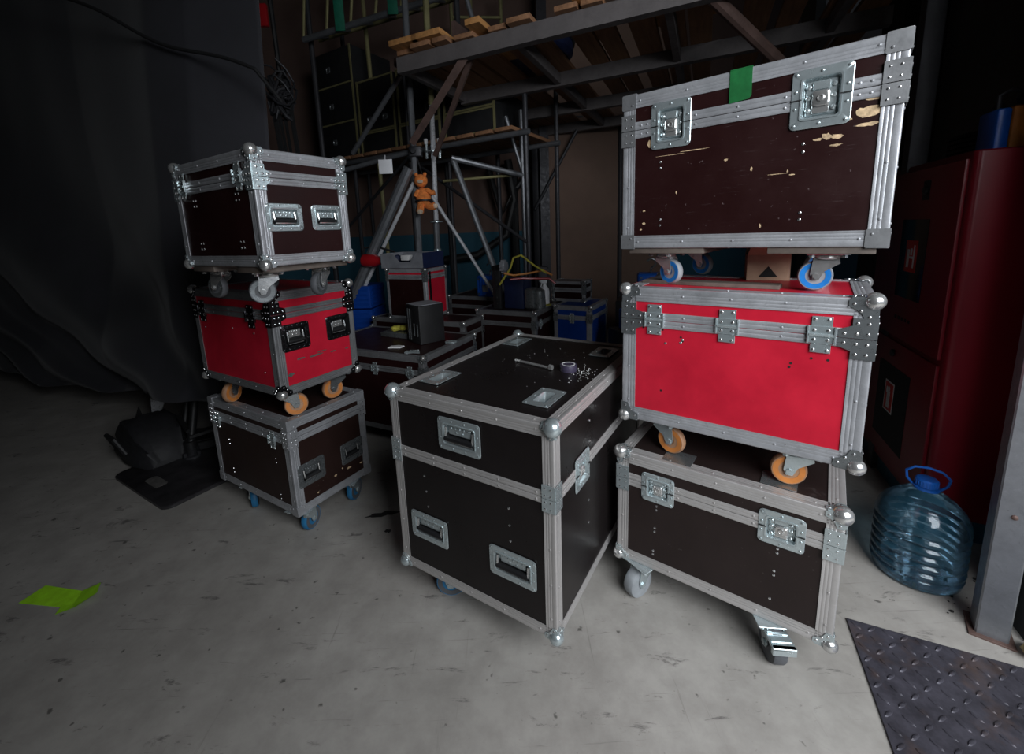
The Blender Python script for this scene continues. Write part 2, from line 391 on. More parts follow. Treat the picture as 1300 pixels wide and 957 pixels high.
def cap_corner(parent, c, sx, sy, sz, w, mat):
    # flat folded cap over the corner, slightly rounded
    mb = MB(); ax = (Vector((sx, 0, 0)), Vector((0, sy, 0)), Vector((0, 0, sz)))
    for i in range(3):
        a, b, n = ax[(i+1) % 3], ax[(i+2) % 3], -ax[i]
        F = frame_matrix(c, a, b, n); mb.at(F)
        q = rrect(-.002, -.002, w, w, .004, 2); mb.loft([[(x, y, .0004) for x, y in q], [(x, y, .0026) for x, y in q]])
        mb.rivet((w*.72, w*.72, .0026), (0, 0, 1), .0036)
    return mb.build('corner_cap', mat, parent)
def brace(parent, c, sx, sy, w, ht, mat, wide=0, dark=False):
    # c on the vertical edge at the seam; plates on both faces above and below
    mb = MB(); rv = MB()
    for dx, dy in (((sx, 0, 0), (0, -sy, 0)), ((0, sy, 0), (-sx, 0, 0))):
        F = frame_matrix(c, dx, (0, 0, 1), dy); mb.at(F)
        for s in (-1, 1):
            y0, y1 = s*.001, s*ht
            if wide:
                pts = [(-.002, y0), (w+wide, y0), (w+wide, s*ht*.42), (w, s*ht*.62), (w, y1), (-.002, y1)]
            else: pts = [(-.002, y0), (w+.002, y0), (w+.002, y1), (-.002, y1)]
            mb.loft([[(x, y, .0022) for x, y in pts], [(x, y, .0046) for x, y in pts]])
            rows = (.25, .75)
            for rr in rows:
                for xx in ((.3, .78) if w > .03 or wide else (.6,)): rv.rivet(F @ Vector((w*xx, s*ht*rr, .0046)), dy, .0038 if wide else .003)
            if wide: rv.rivet(F @ Vector((w+wide*.55, s*ht*.22, .0046)), dy, .0038)
    o = mb.build('seam_brace', mat, parent); rv.build('rivet_set', 'rivet', o)
    return o
def caster(parent, x, y, ztop, H, yaw, tire, rimc, metal='zinc', brake=False, W=.028, solid=False):
    c = MB(); T = Matrix.Translation((x, y, ztop)) @ Matrix.Rotation(yaw, 4, 'Z'); c.at(T)
    R = H*.40; off = R*.55; s = H/.1
    c.box((-.042*s, -.045*s, -.003), (.042*s, .045*s, 0), .0012)
    for sx in (-1, 1):
        for sy in (-1, 1): c.lathe([(.007*s, -.010*s), (.007*s, -.003)], 6, 'z', (sx*.033*s, sy*.034*s, 0))
    c.lathe([(.026*s, -.004), (.030*s, -.007*s), (.031*s, -.011*s), (.024*s, -.016*s), (.010*s, -.017*s)], 18)
    for sx in (-1, 1):      # fork cheeks, tapering from the head to the axle
        x0, x1 = sx*(W/2+.003), sx*(W/2+.0055)
        pts = [(-.026*s, -.013*s), (.028*s, -.013*s), (.030*s, -.022*s), (off+.012*s, -(H-R)+.004*s), (off+.006*s, -(H-R)-.010*s), (off-.008*s, -(H-R)-.010*s), (off-.018*s, -(H-R)+.012*s), (-.028*s, -.026*s)]
        c.loft([[(x0, a, b) for a, b in pts], [(x1, a, b) for a, b in pts]])
        c.cyl((x1, off, -(H-R)), (sx*(W/2+.010), off, -(H-R)), .0075*s, 6)
    c.box((-(W/2+.0055), -.027*s, -.020*s), (W/2+.0055, .029*s, -.012*s), .002)
    o = c.build('caster', metal, parent)
    w = MB().at(T @ Matrix.Translation((0, off, -(H-R))))
    e = W/2
    w.lathe([(R*.85, -e*.8), (R*.92, -e*.85), (R*.98, -e*.55), (R, 0), (R*.98, e*.55), (R*.92, e*.85), (R*.85, e*.8)] if not solid else [(R*.70, -e), (R*.95, -e), (R, -e*.7), (R, e*.7), (R*.95, e), (R*.70, e)], 28, 'x')
    w.build('tread', tire, o)
    w = MB().at(T @ Matrix.Translation((0, off, -(H-R))))
    w.lathe([(.004, -e*.8), (R*.30, -e*.8), (R*.32, -e*.5), (R*.52, -e*.5), (R*.56, -e*.86), (R*.87, -e*.90), (R*.87, e*.90), (R*.56, e*.86), (R*.52, e*.5), (R*.32, e*.5), (R*.30, e*.8), (.004, e*.8)], 24, 'x')
    w.build('wheel_core', rimc, o)
    if brake:
        b = MB().at(T); b.box((-.024*s, off-.01*s, -.030*s), (.024*s, off+.050*s, -.024*s), .003)
        b.box((-.024*s, off+.040*s, -.042*s), (.024*s, off+.050*s, -.024*s), .002)
        for k in range(2): b.box((-.020*s, off+(.010+.018*k)*s, -.025*s), (.020*s, off+(.016+.018*k)*s, -.022*s))
        b.build('brake_pedal', metal, o)
    return o

def L_profile(w, t=.002, r=.004, grooves=True):
    # outer corner at the origin, legs along +a and +b
    g = .0006
    leg = [(r, 0)]
    if grooves:
        for c in (.42, .63, .84): leg += [(w*(c-.035), 0), (w*c, g), (w*(c+.035), 0)]
    leg += [(w, 0)]
    other = [(b, a) for a, b in reversed(leg)]
    arc = [(r-r*cos(k*pi/8), r-r*sin(k*pi/8)) for k in range(1, 4)]
    return other + arc + leg + [(w, t), (t, t), (t, w)]
def edge_trim(parent, p0, p1, da, db, w, mat, step=.13, off=.055, grooves=True, rl=.0034):
    p0, p1, da, db = map(Vector, (p0, p1, da, db)); prof = L_profile(w, grooves=grooves); mb = MB()
    mb.loft([[tuple(p + da*a + db*b) for a, b in prof] for p in (p0, p1)])
    L = (p1-p0).length; d = (p1-p0)/L; n = max(1, round((L-2*off)/step))
    for k in range(n+1):
        q = p0+d*(off+(L-2*off)*k/n)
        mb.rivet(q+da*w*.5, -db, rl); mb.rivet(q+db*w*.5+d*.012, -da, rl)
    return mb.build('edge_trim', mat, parent)

def flight_case(name, lab, cat, N, yaw, lL, lR, z0, z1, seam, w, rim, board, trim, group=None, holes=(), corner='ball', R=.024, brace_mat='zinc',
                brace_h=.04, brace_wide=0, lower_R=None, leaf=.045, detail=True, grooves=True, tdots=(), ball_mat='chrome', base_z=None, lid_mat=None, parts_right=True):
    """N near corner; local X runs along the right-hand face, local Y along the left-hand face, origin under the near corner.
    holes: list of (face, u, v, w, h) openings; face frames 'L' (u measured from the near corner), 'R', 'T'; v measured down from the top."""
    lo = Matrix.Rotation(yaw, 3, 'Z')
    cx = Vector((lR/2, lL/2, 0)); base = Vector((N[0], N[1], 0)) + lo @ cx
    root = empty(name, (base.x, base.y, base_z if base_z is not None else z0), yaw, lab, cat, group)
    zb = z0 - (base_z if base_z is not None else z0); h = z1-z0; zt = zb+h; zs = zt-seam
    ox, oy = -lR/2, -lL/2
    FR = {'R': frame_matrix((ox, oy, zt), (1, 0, 0), (0, 0, 1), (0, -1, 0)),
          'L': frame_matrix((ox, oy+lL, zt), (0, -1, 0), (0, 0, 1), (-1, 0, 0)),
          'B': frame_matrix((ox+lR, oy+lL, zt), (-1, 0, 0), (0, 0, 1), (0, 1, 0)),
          'F': frame_matrix((ox+lR, oy, zt), (0, 1, 0), (0, 0, 1), (1, 0, 0)),
          'T': frame_matrix((ox, oy, zt), (1, 0, 0), (0, 1, 0), (0, 0, 1))}
    Ln = {'R': lR, 'B': lR, 'L': lL, 'F': lL}
    def fu(face, u): return lL-u if face == 'L' else u
    root['_'] = 0; del root['_']
    hs = {k: [] for k in FR}
    for f, u, v, ww, hh in holes: hs[f].append((fu(f, u)-ww/2, v-hh/2, fu(f, u)+ww/2, v+hh/2))
    ins = -.0025
    def panel(mb, F, x0, y0, x1, y1, rects):
        xs = sorted({x0, x1, *[min(max(q, x0), x1) for r in rects for q in (r[0], r[2])]}); ys = sorted({y0, y1, *[min(max(q, y0), y1) for r in rects for q in (r[1], r[3])]})
        mb.at(F)
        for i in range(len(xs)-1):
            for j in range(len(ys)-1):
                mx, my = (xs[i]+xs[i+1])/2, (ys[j]+ys[j+1])/2
                if any(r[0] < mx < r[2] and r[1] < my < r[3] for r in rects): continue
                mb.add([(xs[i], ys[j], ins), (xs[i+1], ys[j], ins), (xs[i+1], ys[j+1], ins), (xs[i], ys[j+1], ins)], [(0, 1, 2, 3)])
    def build_panel(nm, y0, y1, top, bot, mat):
        mb = MB()
        for f in 'RLBF': panel(mb, FR[f], 0.0025, y0, Ln[f]-.0025, y1, hs[f])
        if top: panel(mb, FR['T'], .0025, .0025, lR-.0025, lL-.0025, hs['T'])
        mb.at(FR['T'])
        zz = (-h+.0025) if bot else None
        if zz is not None: mb.add([(.0025, .0025, zz), (lR-.0025, .0025, zz), (lR-.0025, lL-.0025, zz), (.0025, lL-.0025, zz)], [(3, 2, 1, 0)])
        o = bpy.data.objects.new(nm, None)
        me = bpy.data.meshes.new(nm); me.from_pydata(mb.v, [], mb.f); me.materials.append(M[mat]); me.update()
        o = bpy.data.objects.new(nm, me); COL.objects.link(o); o.parent = root; return o
    build_panel('lid', -seam, 0, True, False, lid_mat or board); build_panel('body', -h+.0025, -seam, False, True, board)
    # dots (spare rivets)
    if tdots:
        mb = MB()
        for f, u, v in tdots: mb.rivet(FR[f] @ Vector((fu(f, u), v, ins)), FR[f].to_3x3() @ Vector((0, 0, 1)), .0040)
        mb.build('rivet_set', 'rivet', root)
    # edges
    x0, x1, y0, y1 = ox, ox+lR, oy, oy+lL
    kk = dict(w=w, mat=trim, grooves=grooves)
    for z, dz in ((zt, (0, 0, -1)), (zb, (0, 0, 1))):
        edge_trim(root, (x0, y0, z), (x1, y0, z), dz, (0, 1, 0), **kk)
        edge_trim(root, (x0, y1, z), (x1, y1, z), dz, (0, -1, 0), **kk)
        edge_trim(root, (x0, y0, z), (x0, y1, z), dz, (1, 0, 0), **kk)
        edge_trim(root, (x1, y0, z), (x1, y1, z), dz, (-1, 0, 0), **kk)
    for x, sx in ((x0, 1), (x1, -1)):
        for y, sy in ((y0, 1), (y1, -1)):
            edge_trim(root, (x, y, zs+.001), (x, y, zt), (sx, 0, 0), (0, sy, 0), step=.2, off=.03, **kk)
            edge_trim(root, (x, y, zb), (x, y, zs-.001), (sx, 0, 0), (0, sy, 0), **kk)
    # seam rims, interrupted where a latch sits
    for nm, s in (('lid_rim', 1), ('body_rim', -1)):
        mb = MB()
        for f in 'RLBF':
            mb.at(FR[f]); cuts = sorted([(r[0]-.004, r[2]+.004) for r in hs[f] if r[1] < -seam < r[3]]); a = w; segs = []
            for c0, c1 in cuts: segs.append((a, c0)); a = c1
            segs.append((a, Ln[f]-w))
            for a, b in segs:
                if b-a < .01: continue
                ya, yb = -seam+s*.0009, -seam+s*rim
                lo_, hi_ = min(ya, yb), max(ya, yb)
                pr = [(lo_, -.002), (lo_, .0002), (lo_+.002, .0012), (lo_+rim*.4, .0012), (lo_+rim*.47, .0004), (lo_+rim*.54, .0012), (hi_-.002, .0012), (hi_, .0002), (hi_, -.002)]
                mb.loft([[(a, p, q) for p, q in pr], [(b, p, q) for p, q in pr]])
                n = max(1, round((b-a-.04)/.13))
                if b-a > .06:
                    for k in range(n+1): mb.rivet((a+.02+(b-a-.04)*k/n, (ya+yb)/2, .0012), (0, 0, 1), .0033)
        mb.build(nm, trim, root)
    if corner == 'ball':
        for z, sz in ((zt, -1), (zb, 1)):
            for x, sx in ((x0, 1), (x1, -1)):
                for y, sy in ((y0, 1), (y1, -1)):
                    ball_corner(root, (x, y, z), sx, sy, sz, R if sz < 0 else (lower_R or R), ball_mat, brace_mat, leaf=leaf)
    else:
        for z, sz in ((zt, -1), (zb, 1)):
            for x, sx in ((x0, 1), (x1, -1)):
                for y, sy in ((y0, 1), (y1, -1)): cap_corner(root, (x, y, z), sx, sy, sz, w+.003, brace_mat)
    for x, sx in ((x0, 1), (x1, -1)):
        for y, sy in ((y0, 1), (y1, -1)): brace(root, (x, y, zs), sx, sy, w, brace_h, brace_mat, brace_wide)
    def FM(f, u, v): return FR[f] @ Matrix.Translation((fu(f, u), v, 0))
    return root, FM, (ox, oy, zb, zt)
def hole_for(f, u, v, w, h, b=.01): return (f, u, v, w-2*b, h-2*b)

def yaw_of(t): return t-pi/2
CASES = {'LT': (-.690, 1.253, 2.572, .503, .313, 1.223, 1.561), 'LM': (-.886, 1.602, 2.595, .611, .385, .684, 1.103), 'LB': (-.901, 1.633, 2.593, .639, .396, .135, .564),
         'BG': (.122, 1.029, 2.569, .611, .854, .135, .796), 'RT': (.931, 1.022, 2.44, .674, .46, 1.227, 1.707), 'RM': (.897, .99, 2.491, .628, .40, .660, 1.107), 'RB': (.869, .978, 2.482, .618, .46, .134, .545)}
def C(k):
    x, y, t, l, r, a, b = CASES[k]; return dict(N=(x, y), yaw=yaw_of(t), lL=l, lR=r, z0=a, z1=b)

# ---- left stack, top: brown case with two handles
hh = [('R', .080, -.194, .116, .082), ('R', .226, -.194, .112, .080)]
g = [hole_for(*h) for h in hh]
pd = [('L', .105+dx, -.129+dz) for dx in (-.009, .009) for dz in (-.009, .009)] + [('L', .378+dx, -.131+dz) for dx in (-.009, .009) for dz in (-.009, .009)] + \
     [('L', .112+dx, -.271+dz) for dx in (-.009, .009) for dz in (-.009, .009)] + [('L', .371+dx, -.272+dz) for dx in (-.009, .009) for dz in (-.009, .009)]
r, FM, d = flight_case('flight_case', 'brown flight case on top of the tall stack in front of the black curtain', 'flight case', seam=.080, w=.034, rim=.020, board='brown', trim='alu',
    holes=g, corner='ball', R=.019, brace_mat='zinc', brace_h=.036, brace_wide=.012, leaf=.034, tdots=pd, **C('LT'))
for f, u, v, w, h in hh: handle(r, FM(f, u, v), w, h)
for u in (.078, .437): hinge(r, FM('L', u, -.072), .046, .082)
ox, oy, zb, zt = d
for y in (oy+.10, oy+.40):
    b = MB(); b.box((ox+.005, y-.075, zb-.020), (-ox-.005, y+.075, zb), .003); b.build('caster_board', 'wood_board', r)
for x, y, a in ((ox+.062, oy+.10, 1.1), (-ox-.062, oy+.10, 2.0), (ox+.062, oy+.41, 0.2), (-ox-.062, oy+.41, .9)):
    caster(r, x, y, zb-.020, .100, a, 'tire_dark', 'zinc_dark', 'chrome', W=.026)

# ---- left stack, middle: red case with dark handles
hh = [('R', .090, -.189, .124, .128), ('R', .296, -.190, .122, .122)]
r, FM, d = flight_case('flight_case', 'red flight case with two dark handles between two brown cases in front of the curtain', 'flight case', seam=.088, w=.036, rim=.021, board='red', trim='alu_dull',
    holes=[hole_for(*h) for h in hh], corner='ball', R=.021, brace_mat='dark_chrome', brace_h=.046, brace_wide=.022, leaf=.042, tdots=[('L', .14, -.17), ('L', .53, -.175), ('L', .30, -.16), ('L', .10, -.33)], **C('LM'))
for f, u, v, w, h in hh: handle(r, FM(f, u, v), w, h*.86, dark=True)
for u in (.140, .527): hinge(r, FM('L', u, -.10), .066, .094, dark=True)
ox, oy, zb, zt = d
for x, y, a in ((ox+.07, oy+.075, -2.0), (-ox-.07, oy+.075, 1.3), (ox+.07, -oy-.12, 1.9), (-ox-.07, -oy-.12, 2.5)):
    caster(r, x, y, zb, .120, a, 'tire_orange', 'rim_orange', 'zinc_dark', W=.030)
s = MB()
s.at(FM('R', 0, 0))
for u, v, a, b in ((.10, -.285, .03, .004), (.17, -.29, .045, .006), (.20, -.28, .03, .003), (.26, -.295, .02, .003), (.05, -.34, .02, .008), (.33, -.30, .012, .003)):
    n = 9; pts = [(u+a*cos(2*pi*k/n)*random.uniform(.5, 1.1), v+b*sin(2*pi*k/n)*random.uniform(.6, 1.3)) for k in range(n)]
    s.loft([[(x, y, -.0024) for x, y in pts], [(x, y, -.0021) for x, y in pts]])
label(s.build('scuff_mark', 'dust', r), 'dark scuffs on the red panel')

# ---- left stack, bottom: grimy brown case on blue wheels
hh = [('R', .085, -.262, .130, .122), ('R', .299, -.267, .124, .118)]
r, FM, d = flight_case('flight_case', 'grimy brown flight case on blue wheels beneath the red case by the curtain', 'flight case', seam=.082, w=.038, rim=.022, board='brown_dirty', trim='alu',
    holes=[hole_for(*h) for h in hh], corner='cap', brace_mat='alu', brace_h=.040, tdots=[('L', .118, -.19), ('L', .118, -.21), ('L', .118, -.36), ('L', .118, -.38), ('L', .50, -.19), ('L', .50, -.21), ('L', .50, -.34), ('L', .50, -.36)], base_z=0, **C('LB'))
for f, u, v, w, h in hh: handle(r, FM(f, u, v), w, h*.86, 'zinc_dark')
for u in (.118, .57): hinge(r, FM('L', u, -.102), .050, .080)
ox, oy, zb, zt = d
for x, y, a in ((ox+.065, oy+.055, -1.25), (-ox-.085, oy+.055, -1.2), (ox+.075, -oy-.15, 2.6), (-ox-.075, -oy-.15, 2.0)):
    caster(r, x, y, zb, .135, a, 'tire_blue', 'rim_blue' if False else 'tire_dark', 'zinc', W=.032)
s = MB().at(FM('R', 0, 0))
for u, v, a, b in ((.20, -.345, .008, .006), (.275, -.345, .016, .007), (.345, -.355, .010, .004), (.105, -.375, .005, .004), (.24, -.33, .005, .004)):
    n = 9; pts = [(u+a*cos(2*pi*k/n)*random.uniform(.6, 1.1), v+b*sin(2*pi*k/n)*random.uniform(.6, 1.2)) for k in range(n)]
    s.loft([[(x, y, -.0024) for x, y in pts], [(x, y, -.002) for x, y in pts]])
label(s.build('wood_chip', 'chip', r), 'pale chips in the brown panel')

# ---- centre: big black-brown case
hh = [('L', .319, -.105, .162, .108), ('L', .470, -.474, .160, .100), ('L', .144, -.478, .162, .100)]
th = [('T', .165, .109, .135, .086), ('T', .165, .524, .135, .086), ('T', .705, .109, .135, .086), ('T', .705, .524, .135, .086)]
bl = ('R', .192, -.222, .112, .110)
r, FM, d = flight_case('flight_case', 'large dark flight case standing alone between the two stacks, bolt and tape roll on top', 'flight case', seam=.213, w=.036, rim=.019, board='black_brown', trim='alu_clean',
    holes=[hole_for(*h) for h in hh+[bl]] + [hole_for(*h, .012) for h in th], corner='ball', R=.027, lower_R=.022, brace_mat='zinc', brace_h=.040, leaf=.036,
    tdots=[('L', .479, -.284), ('L', .475, -.339), ('L', .471, -.393), ('L', .151, -.288), ('L', .150, -.343), ('L', .149, -.395), ('R', .25, -.36), ('R', .25, -.44), ('R', .26, -.09), ('R', .26, -.16)], base_z=0, ball_mat='zinc', **C('BG'))
for f, u, v, w, h in hh: handle(r, FM(f, u, v), w, h)
butterfly(r, FM(*bl[:3]), bl[3], bl[4])
for f, u, v, w, h in th:
    F = FM(f, u, v); mb = MB().at(F)
    L = lambda q, z: [(x, y, z) for x, y in q]
    o = rrect(-w/2, -h/2, w/2, h/2, .004); i = rrect(-w/2+.026, -h/2+.022, w/2-.026, h/2-.022, .008)
    i2 = [(x*.35+.006, y*.5, -.022) for x, y in i]
    mb.loft([L(o, 0), L(o, .0025), L(i, .0025), i2], cap0=False)
    for x, y in ((-1, -1), (1, -1), (-1, 1), (1, 1), (0, 1), (0, -1)): mb.rivet((x*(w/2-.009), y*(h/2-.009), .0025), (0, 0, 1), .0035)
    mb.build('wheel_dish', 'zinc', r)
ox, oy, zb, zt = d
for x, y, a in ((ox+.24, oy+.22, 2.3), (-ox-.10, oy+.13, 1.2), (ox+.10, -oy-.17, .5), (-ox-.10, -oy-.11, .4)):
    caster(r, x, y, zb, .135, a, 'tire_blue', 'tire_dark', 'zinc', W=.034)
BG = CASES['BG']
def bgtop(rr, ll, z=.796+.0):
    t = BG[2]; return (BG[0]+rr*sin(t)+ll*cos(t), BG[1]-rr*cos(t)+ll*sin(t), z)
# things on the big case
zp = .796-.0025
p0 = Vector(bgtop(.446, .379, zp)); p1 = Vector(bgtop(.415, .205, zp)); dv = (p1-p0)
e = empty('bolt', tuple(p0), atan2(dv.y, dv.x), 'long chrome bolt lying on the large dark case beside the tape roll', 'bolt'); Lb = dv.length
mb = MB(); mb.cyl((0, 0, .006), (Lb-.012, 0, .006), .0055, 12)
for k in range(8): mb.cyl((.002+.003*k, 0, .006), (.0035+.003*k, 0, .006), .0062, 12)
mb.build('shank', 'chrome', e)
mb = MB(); mb.cyl((Lb-.012, 0, .0095), (Lb, 0, .0095), .0105, 6); mb.build('hex_head', 'chrome', e)
c = bgtop(.437, .150, zp)
e = empty('tape_roll', c, 0, 'small roll of violet-grey tape lying on the large dark case', 'tape roll')
mb = MB(); mb.lathe([(.0240, .0), (.030, 0), (.0305, .001), (.0305, .023), (.030, .024), (.0240, .024)], 32); mb.build('tape', 'purple_tape', e)
mb = MB(); mb.loft([[(q*cos(2*pi*k/32), q*sin(2*pi*k/32), z) for k in range(32)] for q, z in ((.0205, .0), (.0242, .0), (.0242, .0250), (.0205, .0250))], closed=True); mb.build('core', 'white', e)
sp = MB()
for k in range(70):
    a = random.gauss(0, .035); b = random.gauss(0, .02); p = bgtop(.40+a+.03, .095+b, zp)
    q = random.uniform(.0008, .002); sp.box((p[0]-q, p[1]-q*.8, zp), (p[0]+q, p[1]+q*.8, zp+q*.6))
for k in range(40):
    p = bgtop(random.uniform(.2, .7), random.uniform(.1, .5), zp); q = random.uniform(.0006, .0014); sp.box((p[0]-q, p[1]-q, zp), (p[0]+q, p[1]+q, zp+q*.6))
tag(sp.build('metal_crumbs', 'chrome', None), 'sprinkle of shiny crumbs on the large dark case', 'crumbs', kind='stuff')

# ---- right stack, top: big brown case
hh = [('L', .522, -.108, .118, .136), ('L', .157, -.110, .124, .142)]
r, FM, d = flight_case('flight_case', 'scratched brown flight case with green tape, top of the stack by the red cabinets', 'flight case', seam=.108, w=.041, rim=.025, board='brown', trim='alu',
    holes=[hole_for(*h, .012) for h in hh], corner='cap', brace_mat='alu_dull', brace_h=.048,
    tdots=[('L', .551, -.214), ('L', .551, -.232), ('L', .186, -.216), ('L', .185, -.236), ('L', .548, -.390), ('L', .548, -.408), ('L', .181, -.389), ('L', .181, -.407)], **C('RT'))
for f, u, v, w, h in hh: butterfly(r, FM(f, u, v), w, h)
s = MB().at(FM('L', 0, 0))
for u, v, a, b in ((.585, .155, .012, .011), (.020+.045, .160, .030, .013), (.062, .190, .022, .006), (.055, .135, .016, .004), (.100, .150, .007, .004), (.100, .172, .009, .004), (.075, .128, .006, .003),
                   (.14, .205, .012, .008), (.155, .210, .010, .004), (.118, .208, .012, .007), (.118, .229, .013, .0035), (.45, .192, .045, .0018), (.52, .197, .05, .0008), (.365, .232, .006, .004),
                   (.60, .40, .006, .004), (.60, .36, .005, .003), (.30, .265, .003, .007), (.205, .29, .008, .002), (.215, .28, .002, .004), (.27, .42, .003, .006), (.50, .31, .002, .006), (.24, .285, .03, .001), (.61, .42, .004, .003)):
    s = MB().at(FM('L', 0, 0)); n = 13; pts = [(-u+a*cos(2*pi*k/n)*random.uniform(.55, 1.15), -v+b*sin(2*pi*k/n)*random.uniform(.55, 1.2)) for k in range(n)]
    s.loft([[(x, y, -.0024) for x, y in pts], [(x, y, -.0018) for x, y in pts]]); label(s.build('wood_chip', 'chip', r), 'pale chip in the brown panel')
t = MB().at(FM('L', .337, 0))
zz = .0022
pts = [(-.027, .0), (.027, .0), (.0275, -.072), (.022, -.080), (-.027, -.084)]
t.loft([[(x, y, .0014) for x, y in pts], [(x, y, zz) for x, y in pts]])
t.box((-.027, -.001, -.05), (.027, .0022, .0022))
label(t.build('tape_strip', 'green_tape', r), 'green tape strip over the lid edge')
ox, oy, zb, zt = d
for y in (oy+.135, oy+.535):
    b = MB(); b.box((ox+.006, y-.115 if y < 0 else y-.12, zb-.018), (-ox-.006, y+.115, zb), .003); b.build('caster_board', 'wood_board', r)
for x, y, a in ((ox+.062, oy+.118, .12), (-ox-.07, oy+.135, .5), (ox+.062, oy+.545, 2.75), (-ox-.09, oy+.53, 2.75)):
    caster(r, x, y, zb-.018, .102, a, 'tire_grey', 'rim_blue', 'chrome', W=.026)

# ---- right stack, middle: red case with three hinges
r, FM, d = flight_case('flight_case', 'red flight case with three steel hinges, middle of the stack by the red cabinets', 'flight case', seam=.101, w=.044, rim=.024, board='red', trim='alu',
    holes=[], corner='ball', R=.022, brace_mat='zinc_dark', brace_h=.052, brace_wide=.026, leaf=.050,
    tdots=[('L', .49, -.172), ('L', .44, -.155), ('L', .16, -.42), ('L', .445, -.165)], **C('RM'))
for u in (.525, .320, .104): hinge(r, FM('L', u, -.099), .060, .096)
for u, v in ((.445, .148), (.44, .160), (.163, .185), (.166, .196), (.168, .412), (.168, .425), (.085, .165), (.12, .165), (.56, .128), (.53, .13), (.50, .13), (.50, .33)):
    hd = MB().at(FM('L', 0, 0)); hd.lathe([(.0034, -.0024), (.0034, -.0020)], 10, 'z', (-u, -v, 0)); label(hd.build('drill_hole', 'dark', r), 'dark empty screw hole')
ox, oy, zb, zt = d
for x, y, a in ((ox+.062, oy+.125, .15), (-ox-.07, oy+.125, .4), (ox+.062, oy+.50, 2.9), (-ox-.07, oy+.50, 2.6)):
    caster(r, x, y, zb, .115, a, 'tire_orange', 'rim_orange', 'zinc', W=.028)

# ---- right stack, bottom: brown case, grey wheels
hh = [('L', .480, -.106, .110, .092), ('L', .137, -.104, .118, .094)]
hh = [('L', .480, -.104, .106, .100), ('L', .137, -.104, .112, .104)]
r, FM, d = flight_case('flight_case', 'brown flight case on grey wheels at the bottom of the stack beside the water bottle', 'flight case', seam=.098, w=.040, rim=.023, board='brown_matte', trim='alu_clean',
    holes=[hole_for(*h, .012) for h in hh], corner='ball', R=.025, lower_R=.021, brace_mat='zinc', brace_h=.045, leaf=.040,
    tdots=[('L', .483, -.168), ('L', .483, -.182), ('L', .487, -.250), ('L', .487, -.264), ('L', .490, -.338), ('L', .490, -.352), ('L', .142, -.166), ('L', .142, -.180), ('L', .146, -.240), ('L', .146, -.254), ('L', .151, -.335)], base_z=0, **C('RB'))
for f, u, v, w, h in hh: butterfly(r, FM(f, u, v), w, h)
ox, oy, zb, zt = d
for x, y, a, bk in ((ox+.045, oy+.15, 2.1, True), (-ox-.08, oy+.12, .6, False), (ox+.040, -oy-.085, 1.2, False), (-ox-.08, -oy-.10, 1.9, False)):
    caster(r, x, y, zb, .134, a, 'tire_dark' if bk else 'tire_grey', 'tire_grey', 'zinc', brake=bk, W=.036, solid=True)
for u, v in ((.055, .43), (.085, .155)):
    dd = MB().at(FM('T', u, v)); dd.box((-.04, -.045, -.0024), (.04, .045, .0004), .001); dd.build('wheel_plate', 'zinc_dark', r)
LBn = CASES['LB']

# ------------------------------------------------------------------ background cases
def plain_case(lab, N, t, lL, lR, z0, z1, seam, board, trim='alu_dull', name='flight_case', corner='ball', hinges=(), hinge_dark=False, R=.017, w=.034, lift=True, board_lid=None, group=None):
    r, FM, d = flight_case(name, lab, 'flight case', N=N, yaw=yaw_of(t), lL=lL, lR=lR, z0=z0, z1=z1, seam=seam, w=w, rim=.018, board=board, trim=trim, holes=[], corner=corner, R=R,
        brace_mat='zinc_dark', brace_h=.035, leaf=.034, base_z=(0 if z0 < .3 else None), grooves=False, group=group)
    for f, u in hinges: hinge(r, FM(f, u, -seam-.005), .05, .078, dark=hinge_dark)
    if lift and z0 < .3:
        ox, oy, zb, zt = d
        for x, y in ((ox+.09, oy+.1), (-ox-.09, oy+.1), (ox+.09, -oy-.1), (-ox-.09, -oy-.1)): caster(r, x, y, zb, z0, 1.0, 'tire_blue', 'tire_dark', 'zinc_dark')
    return r, FM
rC, FMC = plain_case('wide brown flight case behind the large case, black speaker box and gloves on it', (-.453, 2.295), 2.684, .92, .60, .13, .62, .095, 'brown', hinges=(('L', .10), ('L', .36)))
rD, FMD = plain_case('dark flight case carrying the blue motor and spray bottle, behind the large case', (.246, 3.076), 2.66, .51, .62, .13, .70, .10, 'brown', hinges=(('R', .09),))
rG, FMG = plain_case('low dark flight case carrying the small red and brown case', (-.28, 3.0), 2.684, .86, .30, .13, .66, .10, 'brown')
# small red/brown case standing on it (E)
rE, FME = plain_case('small case with brown and red sides under the grey metal tray', (-.56, 3.155), 2.70, .37, .29, .66, 1.045, .06, 'red', 'alu', lift=False, R=.014, w=.026)
b = MB().at(FME('L', .185, -.205)); b.box((-.158, -.158, -.002), (.158, .158, .0008)); label(b.build('side_panel', 'brown', rE), 'brown side panel')
b = MB().at(FME('R', .055, -.19)); b.box((-.012, -.17, -.001), (.012, .17, .003)); 
for k in range(9): b.rivet((0, -.15+.037*k, .003), (0, 0, 1), .006)
b.build('hinge_strip', 'dark_chrome', rE)
